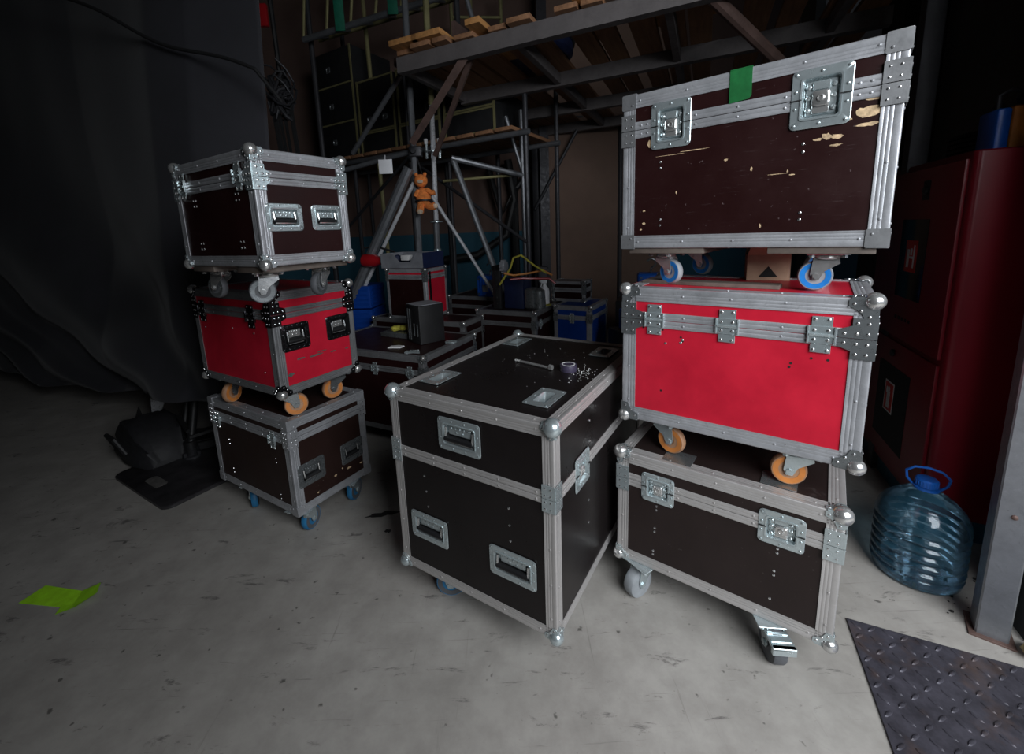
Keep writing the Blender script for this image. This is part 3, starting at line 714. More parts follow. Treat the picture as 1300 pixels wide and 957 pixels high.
# metal tray box on E
e = empty('metal_tray', (-.62, 3.36, 1.047), yaw_of(2.70), 'grey metal tray with a dark blue end, on the small red case', 'metal tray')
b = MB(); q = [(-.30, 0), (.10, 0), (.10, .115), (.04, .115), (-.02, .05), (-.12, .05), (-.18, .115), (-.30, .115)]
b.loft([[(-.12, -y, z) for y, z in q], [(-.117, -y, z) for y, z in q]]); b.box((-.12, -.10, 0), (.16, .30, .004)); b.box((.157, -.10, 0), (.16, .30, .115)); b.box((-.12, .297, 0), (.16, .30, .115))
b.build('tray_body', 'grey_metal', e)
b = MB(); b.box((-.12, -.104, 0), (.16, -.10, .118)); b.build('end_plate', 'dark_blue', e)
b = MB()
for k in range(26): b.sphere((random.uniform(-.09, .1), random.uniform(-.05, .2), random.uniform(.02, .085)), random.uniform(.015, .03), 6)
label(b.build('contents', M['dark_blue'], e), 'jumble of small blue and white fittings')
b = MB(); b.box((-.1, .05, .06), (-.04, .12, .10), .004); b.build('label_card', 'white', e)
b = MB(); b.lathe([(.02, .0), (.034, .01), (.036, .08), (.048, .10), (.055, .20), (.052, .22), (.03, .22)], 16, 'y', (-.06, .30, .058)); label(b.build('cable_plug', 'red_paint', e), 'red round plug on the tray end')
b = MB(); b.tube([(-.06, .50, .06), (-.04, .56, .09), (.02, .58, .16), (.06, .50, .17), (.06, .30, .12)], .009, 8); b.build('cable', 'rubber', e)
# black box on C
def onC(rr, ll, z=.62-.0025):
    t = 2.684; return (-.453+rr*sin(t)+ll*cos(t), 2.295-rr*cos(t)+ll*sin(t), z)
p = onC(.26, .16)
e = empty('speaker_box', (-.50, 2.70, .6175), radians(40), 'small black box with a grey top standing on the wide brown case', 'box')
b = MB(); b.box((-.09, -.085, 0), (.09, .085, .245), .006); b.build('box_body', 'black', e)
b = MB(); b.box((-.085, -.08, .245), (.085, .08, .250), .003); b.build('top_plate', 'grey_metal', e)
b = MB()
for k in (-.06, -.02): b.box((-.094, k, .05), (-.09, k+.012, .13), .001)
b.box((-.094, .03, .02), (-.09, .036, .22)); b.box((-.094, .055, .02), (-.09, .061, .22))
b.build('slot_trim', 'zinc_dark', e)
for k, (px, py, s) in enumerate(((-.70, 2.86, 1), (-.62, 2.83, .8))):
    b = MB()
    for j in range(4): b.sphere((.028*j-.04, random.uniform(-.015, .015), .022), .026*s, 8, (1.2, 1, .8))
    for j in range(4): b.tube([(.05, -.02+.014*j, .02), (.085*s+.01, -.03+.02*j, .016)], .009, 6)
    o = b.build('work_glove', 'yellow'); o.location = (px, py, .6175); o.rotation_euler = (0, 0, .4+k*1.8)
    tag(o, ['crumpled yellow work glove on the brown case, the one farther from the black box', 'yellow work glove balled up against the small black box'][k], 'glove', 'yellow work gloves')
b = MB(); b.loft([[(x, y, 0) for x, y in ((-.05, -.02), (.03, -.03), (.05, .01), (.01, .03), (-.04, .02))], [(x*.9, y*.9, .006) for x, y in ((-.05, -.02), (.03, -.03), (.05, .01), (.01, .03), (-.04, .02))]])
o = b.build('paper_scrap', 'white'); o.location = (-.665, 2.56, .6175); tag(o, 'torn white scrap of tape lying on the wide brown case', 'scrap')
for k, (px, py) in enumerate(((-.53, 2.42), (-.33, 2.62))):
    b = MB()
    for j in range(9): b.cyl((random.uniform(-.05, .05), random.uniform(-.03, .03), .005), (random.uniform(-.05, .05), random.uniform(-.03, .03), .007), .005, 6)
    b.box((-.03, -.02, 0), (.03, .01, .01), .002)
    o = b.build('metal_clips', 'zinc'); o.location = (px, py, .6175)
    tag(o, ['loose metal clips near the corner of the wide brown case', 'loose metal clips beside the small black box'][k], 'clips', kind='stuff')
b = MB(); b.box((-.14, -.05, 0), (.14, .05, .03), .004); b.box((-.12, -.045, .028), (.12, .045, .034), .002)
o = b.build('metal_tray', 'zinc_dark'); o.location = (-.74, 2.80, .6175); o.rotation_euler = (0, 0, -.5); tag(o, 'flat steel tray under the yellow gloves', 'tray')
for g_ in [x for x in bpy.data.objects if x.name.startswith('work_glove')]: g_.location.z += .035
o.location = (-.70, 2.845, .6175)

# blue crates behind the left stack
e = empty('plastic_crate', (-1.28, 3.72, 0), radians(-8), 'blue plastic crates stack seen past the right edge of the red case by the curtain', 'crate')
for k in range(3):
    b = MB(); z = .30+.2*k; b.box((-.2, -.15, z), (.2, .15, z+.19), .01)
    for j in range(4): b.box((-.18, -.155, z+.03+.04*j), (.18, -.148, z+.045+.04*j)); b.box((.195, -.13, z+.03+.04*j), (.206, .13, z+.045+.04*j))
    b.build('crate', 'blue', e)
b = MB(); b.box((-.22, -.17, 0), (.22, .17, .30), .01); b.build('plinth', 'black', e)
b = MB(); b.box((-.35, -.02, 0), (.35, .02, .05), .005)
o = b.build('red_bar', 'red_paint'); o.location = (-1.02, 3.10, .56); o.rotation_euler = (0, 0, .05)
tag(o, 'red bar behind the wide brown case', 'bar')
b = MB(); b.box((-.33, -.16, 0), (.33, .16, .56), .01); o2 = b.build('black_crate', 'black'); o2.location = (-1.44, 3.15, 0); tag(o2, 'black crate under the red bar', 'crate')
o.location = (-1.30, 3.05, .562)

# ---- blue motors
def motor(lab, loc, rz, s=1, blue='motor_blue', group='blue chain hoist motors'):
    e = empty('hoist_motor', loc, rz, lab, 'hoist motor', group)
    b = MB(); b.box((-.10*s, -.08*s, 0), (.10*s, .08*s, .19*s), .02*s)
    for k in range(7): b.box((-.085*s+.027*k*s, -.088*s, .03*s), (-.078*s+.027*k*s, .088*s, .17*s))
    b.build('gear_housing', blue, e)
    b = MB(); b.lathe([(.03*s, 0), (.07*s, 0), (.075*s, .01*s), (.075*s, .11*s), (.06*s, .13*s), (.02*s, .13*s)], 20, 'x', (.10*s, 0, .095*s))
    for k in range(10): a = k*pi/5; b.sphere((.235*s, .05*s*cos(a), .095*s+.05*s*sin(a)), .010*s, 6)
    b.build('motor_can', 'black', e)
    b = MB(); b.box((-.03*s, -.095*s, .05*s), (.03*s, -.088*s, .11*s), .002); b.build('rating_plate', 'grey_metal', e)
    b = MB(); b.lathe([(.012*s, -.09*s), (.030*s, -.09*s), (.034*s, -.10*s), (.012*s, -.105*s)], 14, 'y', (.07*s, 0, .13*s))
    for x, z in ((-.07, .03), (-.07, .16), (.07, .03), (.0, .165), (0, .02)): b.lathe([(.008*s, -.086*s), (.008*s, -.096*s)], 6, 'y', (x*s, 0, z*s))
    b.build('bolt_set', 'zinc_dark', e)
    b = MB(); b.tube([(0, 0, .19*s), (0, 0, .225*s), (.03*s, 0, .25*s), (.035*s, 0, .28*s), (0, 0, .30*s), (-.03*s, 0, .28*s)], .008*s, 8); b.build('hook', 'zinc_dark', e)
    return e
J, FJ = plain_case('dark flight case hidden behind the motors, farthest of the cases under the platform', (.03, 3.85), 2.66, .62, .5, .13, .70, .10, 'brown')
motor('bright blue hoist motor between the small red case and the motor rack', (-.10, 4.02, .6975), -.5, 1.05)
motor('blue hoist motor in the gap beside the top right case, above the red case', (1.26, 3.55, .70), -.3, 1.1, 'motor_blue')
e = empty('equipment_cart', (1.24, 3.60, 0), -.4, 'black cart behind the right stack, carrying a blue motor', 'cart')
b = MB(); b.box((-.22, -.26, .10), (.22, .26, .6975), .01); b.build('cabinet_body', 'black', e)
for sx in (-1, 1):
    for sy in (-1, 1): caster(e, sx*.16, sy*.19, .10, .10, .4, 'tire_dark', 'tire_grey', 'zinc_dark')
motor('blue hoist motor low down behind the blue case, beside the red case on the right', (.92, 2.93, .58), .3, .8, 'motor_blue')
b = MB(); b.box((-.12, -.12, 0), (.12, .12, .58), .008); o = b.build('black_crate', 'black'); o.location = (.92, 2.95, 0); o.rotation_euler = (0, 0, .3); tag(o, 'narrow black crate under the lowest blue motor', 'crate')
# rack on D
t = 2.66
def onD(rr, ll, z=.6975): return (.246+rr*sin(t)+ll*cos(t), 3.076-rr*cos(t)+ll*sin(t), z)
e = empty('motor_rack', onD(.16, .36), yaw_of(t), 'black rack with dark blue box and grey gear wheel on the dark case', 'motor rack')
b = MB(); b.box((-.08, -.035, 0), (-.05, .035, .34), .003); b.box((-.08, -.035, .30), (.02, .035, .34), .003); b.box((-.085, .0, .06), (-.05, .012, .33)); 
for k in range(6): b.rivet((-.08, 0, .04+.05*k), (-1, 0, 0), .008)
b.build('rack_post', 'black', e)
b = MB(); b.box((-.04, -.21, 0), (.12, -.045, .235), .006); b.build('control_box', 'dark_blue', e)
b = MB(); b.lathe([(.018, -.02), (.040, -.02), (.045, -.01), (.045, .01), (.040, .02), (.018, .02)], 20, 'y', (-.06, -.06, .335))
for k in range(10): a = k*pi/5; b.box((-.06+.045*cos(a)-.006, -.075, .335+.045*sin(a)-.006), (-.06+.045*cos(a)+.006, -.045, .335+.045*sin(a)+.006))
b.build('gear_wheel', 'grey_metal', e)
b = MB(); b.box((-.04, -.30, 0), (.08, -.215, .16), .02); b.lathe([(.01, 0), (.05, .0), (.055, .02), (.05, .14), (.02, .16)], 12, 'z', (.03, -.31, 0)); b.build('cloth_bundle', 'zinc_dark', e)
# cables over the rack
for lab, pts, mt in (('orange cable looped over the motor rack', [(.02, .26, .29), (.06, .20, .27), (.12, .10, .28), (.16, .0, .30), (.20, -.06, .26)], 'orange'),
                     ('yellow cable arching over the motor rack', [(.02, .30, .20), (.05, .22, .32), (.07, .20, .40), (.08, .14, .42), (.10, .04, .34), (.14, -.04, .28)], 'yellow'),
                     ('red cable lying across the motor rack', [(.0, .20, .245), (.04, .12, .25), (.08, .04, .245), (.14, -.06, .24), (.16, -.10, .20)], 'red_paint')):
    b = MB(); q = []
    for i in range(len(pts)-1):
        for k in range(4):
            s = k/4; q.append(tuple(pts[i][j]*(1-s)+pts[i+1][j]*s for j in range(3)))
    q.append(pts[-1]); b.tube([onD(a, l, .6975+z) for a, l, z in q], .008, 7); o = b.build('cable', mt); tag(o, lab, 'cable')
# spray bottle
e = empty('spray_bottle', onD(.36, .055), 0, 'white spray bottle standing on the dark case right of the motor rack', 'spray bottle')
b = MB(); b.lathe([(.03, 0), (.038, .004), (.038, .10), (.034, .125), (.016, .15), (.014, .17), (.005, .17)], 18); b.build('bottle', 'white_plastic', e)
b = MB(); b.box((-.03, -.01, .17), (.02, .01, .195), .004); b.cyl((-.04, 0, .185), (-.03, 0, .185), .006, 8); b.tube([(-.02, 0, .17), (-.03, 0, .14)], .005, 6); b.build('trigger_head', 'white_plastic', e)
b = MB(); b.box((-.05, -.045, 0), (.05, .045, .008), .003); o = b.build('yellow_pad', 'yellow'); p = onD(.33, .06); o.location = p; tag(o, 'small yellow pad under the white spray bottle', 'pad'); e.location.z += .008
e.location.x = p[0]+.005; e.location.y = p[1]+.01
# small dark case H at the back and blue case F
rF, _ = plain_case('tall blue flight case right behind the large case, beside the red case', (.66, 3.10), 2.60, .30, .40, .02, .72, .09, 'blue', 'alu', lift=False, hinges=(('L', .15),))
rF.location.z = 0
rH, _ = plain_case('small dark flight case lying on top of the tall blue case', (.66, 3.32), 2.62, .28, .17, .72, .885, .07, 'brown', 'alu', lift=False, R=.012, w=.024)
b = MB()
for k in range(26): b.cyl((random.uniform(-.09, .09), random.uniform(-.05, .05), random.uniform(.01, .06)), (random.uniform(-.09, .09), random.uniform(-.05, .05), random.uniform(.01, .09)), random.uniform(.006, .015), 7)
b.box((-.09, -.05, 0), (.09, .05, .02), .004)
o = b.build('clamp_heap', 'dark_steel'); o.location = onD(.46, .33, .6975); tag(o, 'heap of dark clamps on the dark case behind the spray bottle', 'clamps', kind='stuff')
b = MB(); b.box((-.04, -.04, 0), (.04, .04, .30), .01); b.lathe([(.02, -.05), (.035, -.05), (.035, .05), (.02, .05)], 12, 'x', (.0, 0, .26)); o = b.build('clamp_post', 'dark_steel'); o.location = onD(.50, .14, .6975); tag(o, 'dark clamp standing at the back of the dark case', 'clamp')
# cardboard box behind the right stack
e = empty('cardboard_box', (.905, 1.44, 1.1045), -.45, 'open brown cardboard box with a dark triangle, under the top right case', 'cardboard box')
b = MB(); b.box((-.062, -.045, 0), (.062, .045, .0015)); 
for x0, x1, y0, y1 in ((-.062, .062, -.045, -.0435), (-.062, .062, .0435, .045), (-.062, -.0605, -.045, .045), (.0605, .062, -.045, .045)): b.box((x0, y0, 0), (x1, y1, .085))
b.build('carton', 'cardboard', e)
b = MB(); b.add([(-.062, -.045, .085), (.062, -.045, .085), (.055, -.075, .115), (-.055, -.075, .115)], [(0, 1, 2, 3)]); b.add([(-.062, .045, .085), (.062, .045, .085), (.055, .06, .12), (-.055, .06, .12)], [(3, 2, 1, 0)])
b.build('flap', 'cardboard', e)
b = MB(); b.add([(-.028, -.0458, .012), (.028, -.0458, .012), (0, -.0458, .048)], [(0, 1, 2)]); label(b.build('printed_triangle', 'dark', e), 'dark printed triangle')
b = MB(); b.box((-.20, -.03, 0), (.20, .03, .012), .002); o = b.build('wooden_slat', 'wood_board'); o.location = (.66, 1.35, 1.1045); o.rotation_euler = (0, 0, -.70); tag(o, 'thin wooden slat lying on the right red case near the cardboard box', 'slat')

# ------------------------------------------------------------------ floor objects, left
def ell(pts, z0, z1): return [[(x, y, z0) for x, y in pts], [(x, y, z1) for x, y in pts]]
e = empty('stand_base_plate', (-1.845, 2.30, 0), atan2(1.94-2.277, -1.545+2.103), 'black rounded base board with a slot on the floor, left of the left stack', 'base board')
b = MB(); q = rrect(-.325, -.27, .325, .27, .05, 5); qi = [(x*.985, y*.985) for x, y in q]
hole = rrect(-.075, -.21, .075, -.15, .018, 5)
b.loft([[(x, y, 0) for x, y in q], [(x, y, .014) for x, y in q], [(x, y, .018) for x, y in qi]]); b.build('board', 'plate', e)
b = MB(); b.loft([[(x, y, .0182) for x, y in hole], [(x, y, .0192) for x, y in hole]]); label(b.build('hand_slot', 'dust', e), 'grey slot in the board')
# tripod legs / stand poles behind the cloth hem
e = empty('lighting_stand', (-1.93, 2.42, .018), 0, 'black stand with thick poles, rising from the base board under the curtain', 'stand')
b = MB(); b.tube([(0, 0, .08), (-.06, .30, .66)], .022, 12); b.cyl((-.003, 0, .02), (-.003, 0, .10), .034, 12); b.build('pole', 'black', e)
b = MB(); b.tube([(.14, .10, .06), (.10, .34, .66)], .020, 12); b.build('pole', 'black', e)
b = MB(); b.tube([(-.16, .14, .02), (-.20, .42, .62)], .018, 12); b.build('pole', 'black', e)
b = MB(); b.tube([(0, 0, .12), (.14, .1, .14)], .014, 10); b.tube([(0, 0, .16), (-.16, .14, .2)], .014, 10); b.tube([(.14, .1, .12), (-.16, .14, .10)], .014, 10); b.build('cross_tube', 'black', e)
b = MB(); b.lathe([(.05, 0), (.05, .012), (.03, .016), (.03, .03)], 16, 'z'); b.box((-.03, -.03, .02), (.03, .03, .06), .008)
for a in range(3): b.cyl((.04*cos(a*2.1), .04*sin(a*2.1), .0), (.04*cos(a*2.1), .04*sin(a*2.1), .035), .01, 8)
b.build('clamp_foot', 'dark_steel', e)
# equipment bag
e = empty('equipment_bag', (-2.22, 2.50, 0), radians(-35), 'slumped black nylon bag on the floor under the curtain hem', 'bag')
b = MB(); prof = [(-.27, .05, .10), (-.24, .16, .15), (-.12, .26, .17), (.02, .25, .17), (.14, .19, .16), (.22, .12, .13), (.25, .05, .10)]
loops = []
for x, h, w in prof:
    l = []
    for k in range(24):
        a = 2*pi*k/24; c_, s_ = cos(a), sin(a); q = .45
        yy = w*math.copysign(abs(c_)**q, c_); zz = h*.5*(1+math.copysign(abs(s_)**q, s_))
        l.append((x+random.uniform(-.008, .008), yy*(1-.25*zz/h)+random.uniform(-.008, .008), max(.002, zz*.95+(random.uniform(-.012, .012) if zz > .03 else 0))))
    loops.append(l)
b.loft(loops); b.build('bag_body', 'bag', e)
b = MB(); b.tube([(-.10, -.16, .1), (-.05, -.20, .2), (.05, -.19, .19), (.10, -.16, .1)], .012, 8); b.build('strap', 'rubber', e)
b = MB(); b.loft([[(-.24, -.02, .16), (-.19, .02, .17), (-.17, .0, .27)], [(-.245, -.024, .165), (-.195, .016, .175), (-.175, -.004, .28)]]); b.build('tag_flap', 'black', e)
b = MB(); b.box((-.2, -.13, 0), (.2, .13, .05), .01); b.box((-.17, -.10, .05), (.17, .10, .055), .002); o = b.build('cable_tray', 'rubber'); o.location = (-2.06, 2.455, .018); o.rotation_euler = (0, 0, .55); o.location = (-2.055, 2.56, .018)
tag(o, 'low black tray between the nylon bag and the stand, connectors on it', 'tray')
for k, (cn, lb) in enumerate((('yellow', 'yellow cable connector farthest left on the low black tray'), ('motor_blue', 'blue cable connector on the low black tray'), ('orange', 'orange cable connector in the middle of the low black tray'), ('white_plastic', 'white cable connector on the low black tray'), ('red_paint', 'red cable connector nearest the stand foot'))):
    b = MB(); b.cyl((-.03, 0, .014), (.02, 0, .014), .014, 10); b.cyl((.02, 0, .014), (.045, 0, .014), .009, 10)
    o = b.build('cable_connector', cn); o.location = (-2.16+.05*k, 2.62-.045*k, .074); o.rotation_euler = (0, 0, -.6+.3*(k % 2)); tag(o, lb, 'connector', 'cable connectors on the low black tray')
    b = MB(); b.tube([(-.03, 0, .014), (-.08, .02, .012), (-.12, .08, .012)], .005, 6); b.build('cable', 'rubber', o)
# silver paper wedge under the hem
b = MB(); b.loft([[(0, 0, 0), (.02, 0, .26), (.15, 0, .30)], [(.0, .01, 0), (.02, .012, .26), (.15, .012, .30)]])
o = b.build('reflector_flap', 'bright_steel'); o.location = (-2.52, 2.85, .0); o.rotation_euler = (0, 0, .2); tag(o, 'small silvery flap under the curtain hem above the nylon bag', 'flap')
# lime tape
b = MB(); z = .0012
P = [(-1.853, 1.385), (-1.62, 1.352), (-1.655, 1.43), (-1.835, 1.465)]
b.add([(x, y, .0015) for x, y in P] + [(x, y, .0002) for x, y in P], [(0, 1, 2, 3), (7, 6, 5, 4), (0, 4, 5, 1), (1, 5, 6, 2), (2, 6, 7, 3), (3, 7, 4, 0)])
o = b.build('tape_strip', 'lime_tape', None, False); tag(o, 'lime green tape strip stuck to the floor with a folded end', 'tape')
b = MB(); P = [(-1.655, 1.43, .003), (-1.62, 1.352, .006), (-1.565, 1.395, .022), (-1.60, 1.45, .018)]
b.add(P + [(-1.672, 1.37, .003), (-1.655, 1.325, .003), (-1.60, 1.345, .012)], [(0, 1, 2, 3), (4, 5, 6), (1, 5, 6, 2)]); b.build('folded_end', 'lime_tape', o, False)
# dark blotch on the floor by the big case, smaller droppings
for k, (cx, cy, a, bb, rz) in enumerate(((-.60, 1.82, .085, .018, .25), (-.55, 1.70, .014, .01, .2))):
    b = MB(); n = 18; pts = [(a*cos(2*pi*j/n)*random.uniform(.6, 1.2), bb*sin(2*pi*j/n)*random.uniform(.5, 1.5)) for j in range(n)]
    b.loft(ell(pts, .0002, .0016)); o = b.build('floor_stain', 'stain', None); o.location = (cx, cy, 0); o.rotation_euler = (0, 0, rz)
    tag(o, ['dark oily stain on the floor left of the large case', 'small dark spot near the oily floor stain'][k], 'stain', kind='structure')
# tread plate
A = Vector((1.091, 1.189)); d1 = Vector((.901, -.433)); d2 = Vector((-.433, -.901))
e = empty('tread_plate', (A.x, A.y, 0), atan2(d1.y, d1.x), 'dark patterned steel tread plate on the floor in front of the water bottle', 'tread plate')
b = MB(); b.box((0, -.75, 0), (.95, 0, .006), .0015)
for i in range(24):
    for j in range(19):
        x = .02+.04*i; y = -.02-.04*j; a = pi/4 if (i+j) % 2 else -pi/4
        b.at(Matrix.Translation((x, y, .006)) @ Matrix.Rotation(a, 4, 'Z')); b.sphere((0, 0, 0), .0165, 8, (1, .30, .24))
b.build('plate', 'tread', e)
# water bottle
e = empty('water_bottle', (1.49, 1.372, 0), -.75, 'large pale blue plastic water bottle with a blue cap and handle beside the red cabinets', 'water bottle')
prof = [(.010, .012), (.06, .004), (.108, 0), (.122, .010), (.127, .03)]
z = .03
for k in range(6):
    z += .009; prof += [(.1285, z)]; z += .004; prof += [(.119, z)]; z += .008; prof += [(.119, z)]; z += .004; prof += [(.1285, z)]; z += .007; prof += [(.130, z)]
prof += [(.127, .228), (.122, .250), (.108, .275), (.085, .300), (.058, .322), (.038, .337), (.030, .345), (.029, .352)]
b = MB(); n = 40; loops = []
for r_, h_ in prof: loops.append([(r_*cos(2*pi*k/n)*(1+.004*sin(5*2*pi*k/n+h_*30)), r_*sin(2*pi*k/n)*(1+.004*cos(4*2*pi*k/n+h_*22)), h_) for k in range(n)])
b.loft(loops, cap1=False); o = b.build('bottle', 'pet', e, True, 70)
b = MB(); b.lathe([(.024, .350), (.031, .350), (.031, .372), (.027, .376), (.01, .377)], 24); 
for k in range(24): a = 2*pi*k/24; b.box((.031*cos(a)-.001, .031*sin(a)-.001, .352), (.031*cos(a)+.001, .031*sin(a)+.001, .370))
b.lathe([(.030, .338), (.037, .339), (.037, .347), (.030, .348)], 24); b.build('cap', 'blue_cap', e)
b = MB(); b.tube([(-.036, 0, .343), (-.052, -.004, .365), (-.056, -.012, .395), (-.035, -.018, .418), (.0, -.02, .425), (.035, -.018, .418), (.056, -.012, .395), (.052, -.004, .365), (.036, 0, .343)], .0042, 8); b.build('carry_handle', 'blue_cap', e)

# ------------------------------------------------------------------ right side: post, cabinets
e = empty('steel_post', (1.490, 1.125, 0), radians(-40), 'grey steel channel post rising from the floor beside the tread plate', 'post')
b = MB(); q = [(-.032, -.03), (.032, -.03), (.036, -.026), (.036, .045), (.030, .045), (.030, -.022), (-.030, -.022), (-.030, .045), (-.036, .045), (-.036, -.026)]
b.loft([[(x, y, 0) for x, y in q], [(x, y, 3.6) for x, y in q]]); b.build('channel', 'steel', e)
b = MB(); b.box((-.05, -.045, 0), (.05, .06, .006), .001); b.build('foot_plate', 'rust', e)
b = MB(); b.rivet((.0, -.03, .42), (0, -1, 0), .008); b.rivet((0, -.03, 1.2), (0, -1, 0), .008); b.build('bolt_set', 'rust', e)
e = empty('striped_board', (1.66, 1.21, 0), radians(-48), 'narrow upright board painted blue and yellow, just behind the steel post', 'board')
b = MB(); b.box((-.035, 0, 0), (-.008, .02, 2.6), .002); b.build('blue_stripe', simple('royal_blue_paint', (.01, .12, .42), .5), e)
b = MB(); b.box((-.008, .001, 0), (.02, .02, 2.6), .002); b.build('yellow_stripe', simple('ochre_paint', (.42, .24, .03), .6), e)
b = MB(); n = 14
loops = []
for i in range(8):
    t_ = pi*i/7; loops.append([(.045*sin(t_)*cos(2*pi*k/n)*random.uniform(.8, 1.2)+1e-4*k, .03*sin(t_)*sin(2*pi*k/n)*random.uniform(.8, 1.2), .022-.022*cos(t_)) for k in range(n)])
b.loft(loops); o = b.build('foam_lump', 'foam'); o.location = (1.533, 1.035, .006); tag(o, 'yellowish lump of foam on the floor at the foot of the steel post', 'lump')
rb = MB()
for k in range(60):
    x = 1.42+random.random()*.35; y = 1.16+random.random()*.22; q = random.uniform(.002, .007)
    rb.sphere((x, y, q*.7), q, 6, (1, random.uniform(.6, 1.2), .7))
tag(rb.build('crumbled_debris', 'stain'), 'dark crumbs of dirt around the foot of the steel post', 'debris', kind='stuff')

cd = Vector((.423, .906)).normalized(); cn = Vector((cd.y, -cd.x)); E0 = Vector((1.684, 1.55)); CT = 1.517
cyaw = atan2(cd.y, cd.x)
e = empty('fire_cabinet', (E0.x, E0.y, 0), cyaw, 'tall red fire cabinet with two doors and pictogram signs, behind the water bottle', 'fire cabinet')
b = MB(); q = rrect(0, -.46, .80, 0, .022, 6)
b.loft([[(x, y, .10) for x, y in q], [(x, y, CT-.006) for x, y in q], [(x*.985+.006, y*.985-.003, CT) for x, y in q]]); b.build('cabinet_shell', 'red_panel', e)
b = MB(); b.box((.02, -.44, 0), (.78, -.02, .10), .003); label(b.build('plinth', simple('teal_plinth_paint', (.01, .09, .14), .6), e), 'teal plinth')
def fq(b, x0, x1, z0, z1, y0=0, y1=.004): b.box((x0, y0, z0), (x1, y1, z1), .0012)
b = MB(); fq(b, .03, .77, .74, 1.49, 0, .012); d_ = b.build('door', 'red_panel', e)
b = MB(); fq(b, .235, .49, .93, 1.28, .012, .0135); b.build('window_pane', simple('dark_window_glass', (.01, .01, .011), .15, 0, .2, 5), d_)
b = MB(); fq(b, .31, .42, 1.05, 1.19, .0135, .0145); label(b.build('pictogram_sign', simple('red_sign', (.60, .03, .02), .5), d_), 'red square sign')
b = MB(); fq(b, .33, .34, 1.07, 1.17, .0145, .015); fq(b, .34, .395, 1.11, 1.12, .0145, .015); fq(b, .38, .40, 1.07, 1.15, .0145, .015); fq(b, .355, .37, 1.125, 1.155, .0145, .015); b.build('sign_symbol', 'white', d_)
b = MB(); b.lathe([(.012, .012), (.016, .014), (.016, .022), (.008, .024)], 14, 'y', (.30, 0, 1.40)); b.box((.27, .012, 1.36), (.33, .0135, 1.44)); b.build('lock', 'black', d_)
for k in range(5): b = MB(); fq(b, .30+.035*k, .318+.035*k, .825, .84, .012, .0128); b.build('vent_slot', 'dark', d_)
b = MB(); fq(b, .03, .77, .14, .715, 0, .012); d_ = b.build('door', 'red_panel', e)
b = MB(); fq(b, .22, .56, .22, .60, .012, .0135); b.build('window_pane', M['dark'], d_)
b = MB(); fq(b, .36, .46, .37, .52, .0135, .0142); label(b.build('pictogram_sign', 'white', d_), 'white-edged sign')
b = MB(); fq(b, .368, .452, .378, .512, .0142, .015); b.build('sign_field', simple('red_sign_field', (.60, .03, .02), .5), d_)
b = MB(); fq(b, .395, .425, .39, .475, .015, .0155); b.cyl((.41, .015, .484), (.41, .0155, .484), .012, 12); fq(b, .425, .436, .46, .49, .015, .0155); b.build('extinguisher_symbol', 'white', d_)
b = MB(); b.lathe([(.012, .012), (.016, .014), (.016, .022), (.008, .024)], 14, 'y', (.42, 0, .66)); b.build('lock', 'black', d_)
# things on the cabinets
def ontop(s, off, z): p = E0+cd*s+cn*off; return (p.x, p.y, z)
e = empty('striped_bag', ontop(.12, .12, CT), cyaw-pi/2, 'blue and orange bag with dark fittings on top of the red fire cabinet', 'bag')
b = MB(); b.box((-.055, -.06, 0), (-.015, .06, .14), .01); b.build('blue_panel', 'motor_blue', e)
b = MB(); b.box((-.015, -.06, 0), (.035, .06, .145), .01); b.build('orange_panel', 'orange', e)
b = MB(); b.box((.035, -.07, 0), (.13, .07, .17), .02); b.build('dark_panel', 'bag', e)
b = MB(); b.tube([(-.03, 0, .14), (-.03, 0, .19), (0, 0, .21), (.05, 0, .19), (.05, 0, .16)], .008, 8); b.sphere((-.02, .02, .155), .018, 8); b.sphere((.04, .02, .18), .02, 8); b.build('buckle', 'dark_steel', e)
b = MB()
for k in range(26): b.sphere((random.uniform(-.16, .16), random.uniform(-.07, .07), random.uniform(.02, .06+.08*random.random())), random.uniform(.02, .04), 6)
for k in range(12):
    p = (random.uniform(-.16, .16), random.uniform(-.07, .07), random.uniform(.04, .16)); b.tube([p, (p[0]+.05, p[1]+.02, p[2]+.03), (p[0]+.1, p[1], p[2]-.02)], .007, 6)
o = b.build('cable_heap', 'bag'); o.location = ontop(.13, .36, CT); o.rotation_euler = (0, 0, cyaw); tag(o, 'heap of dark cables on the red fire cabinet, beside the striped bag', 'cables', kind='stuff')
b = MB()
for k in range(6): b.tube([(.12*cos(a), .05*sin(a), .012+.02*k) for a in [2*pi*j/18 for j in range(18)]], .010, 6, closed=True)
o = b.build('cable_coil', 'rubber'); o.location = ontop(.55, .2, CT); o.rotation_euler = (0, 0, cyaw); tag(o, 'black cable coil at the far end of the red fire cabinet top', 'cable')

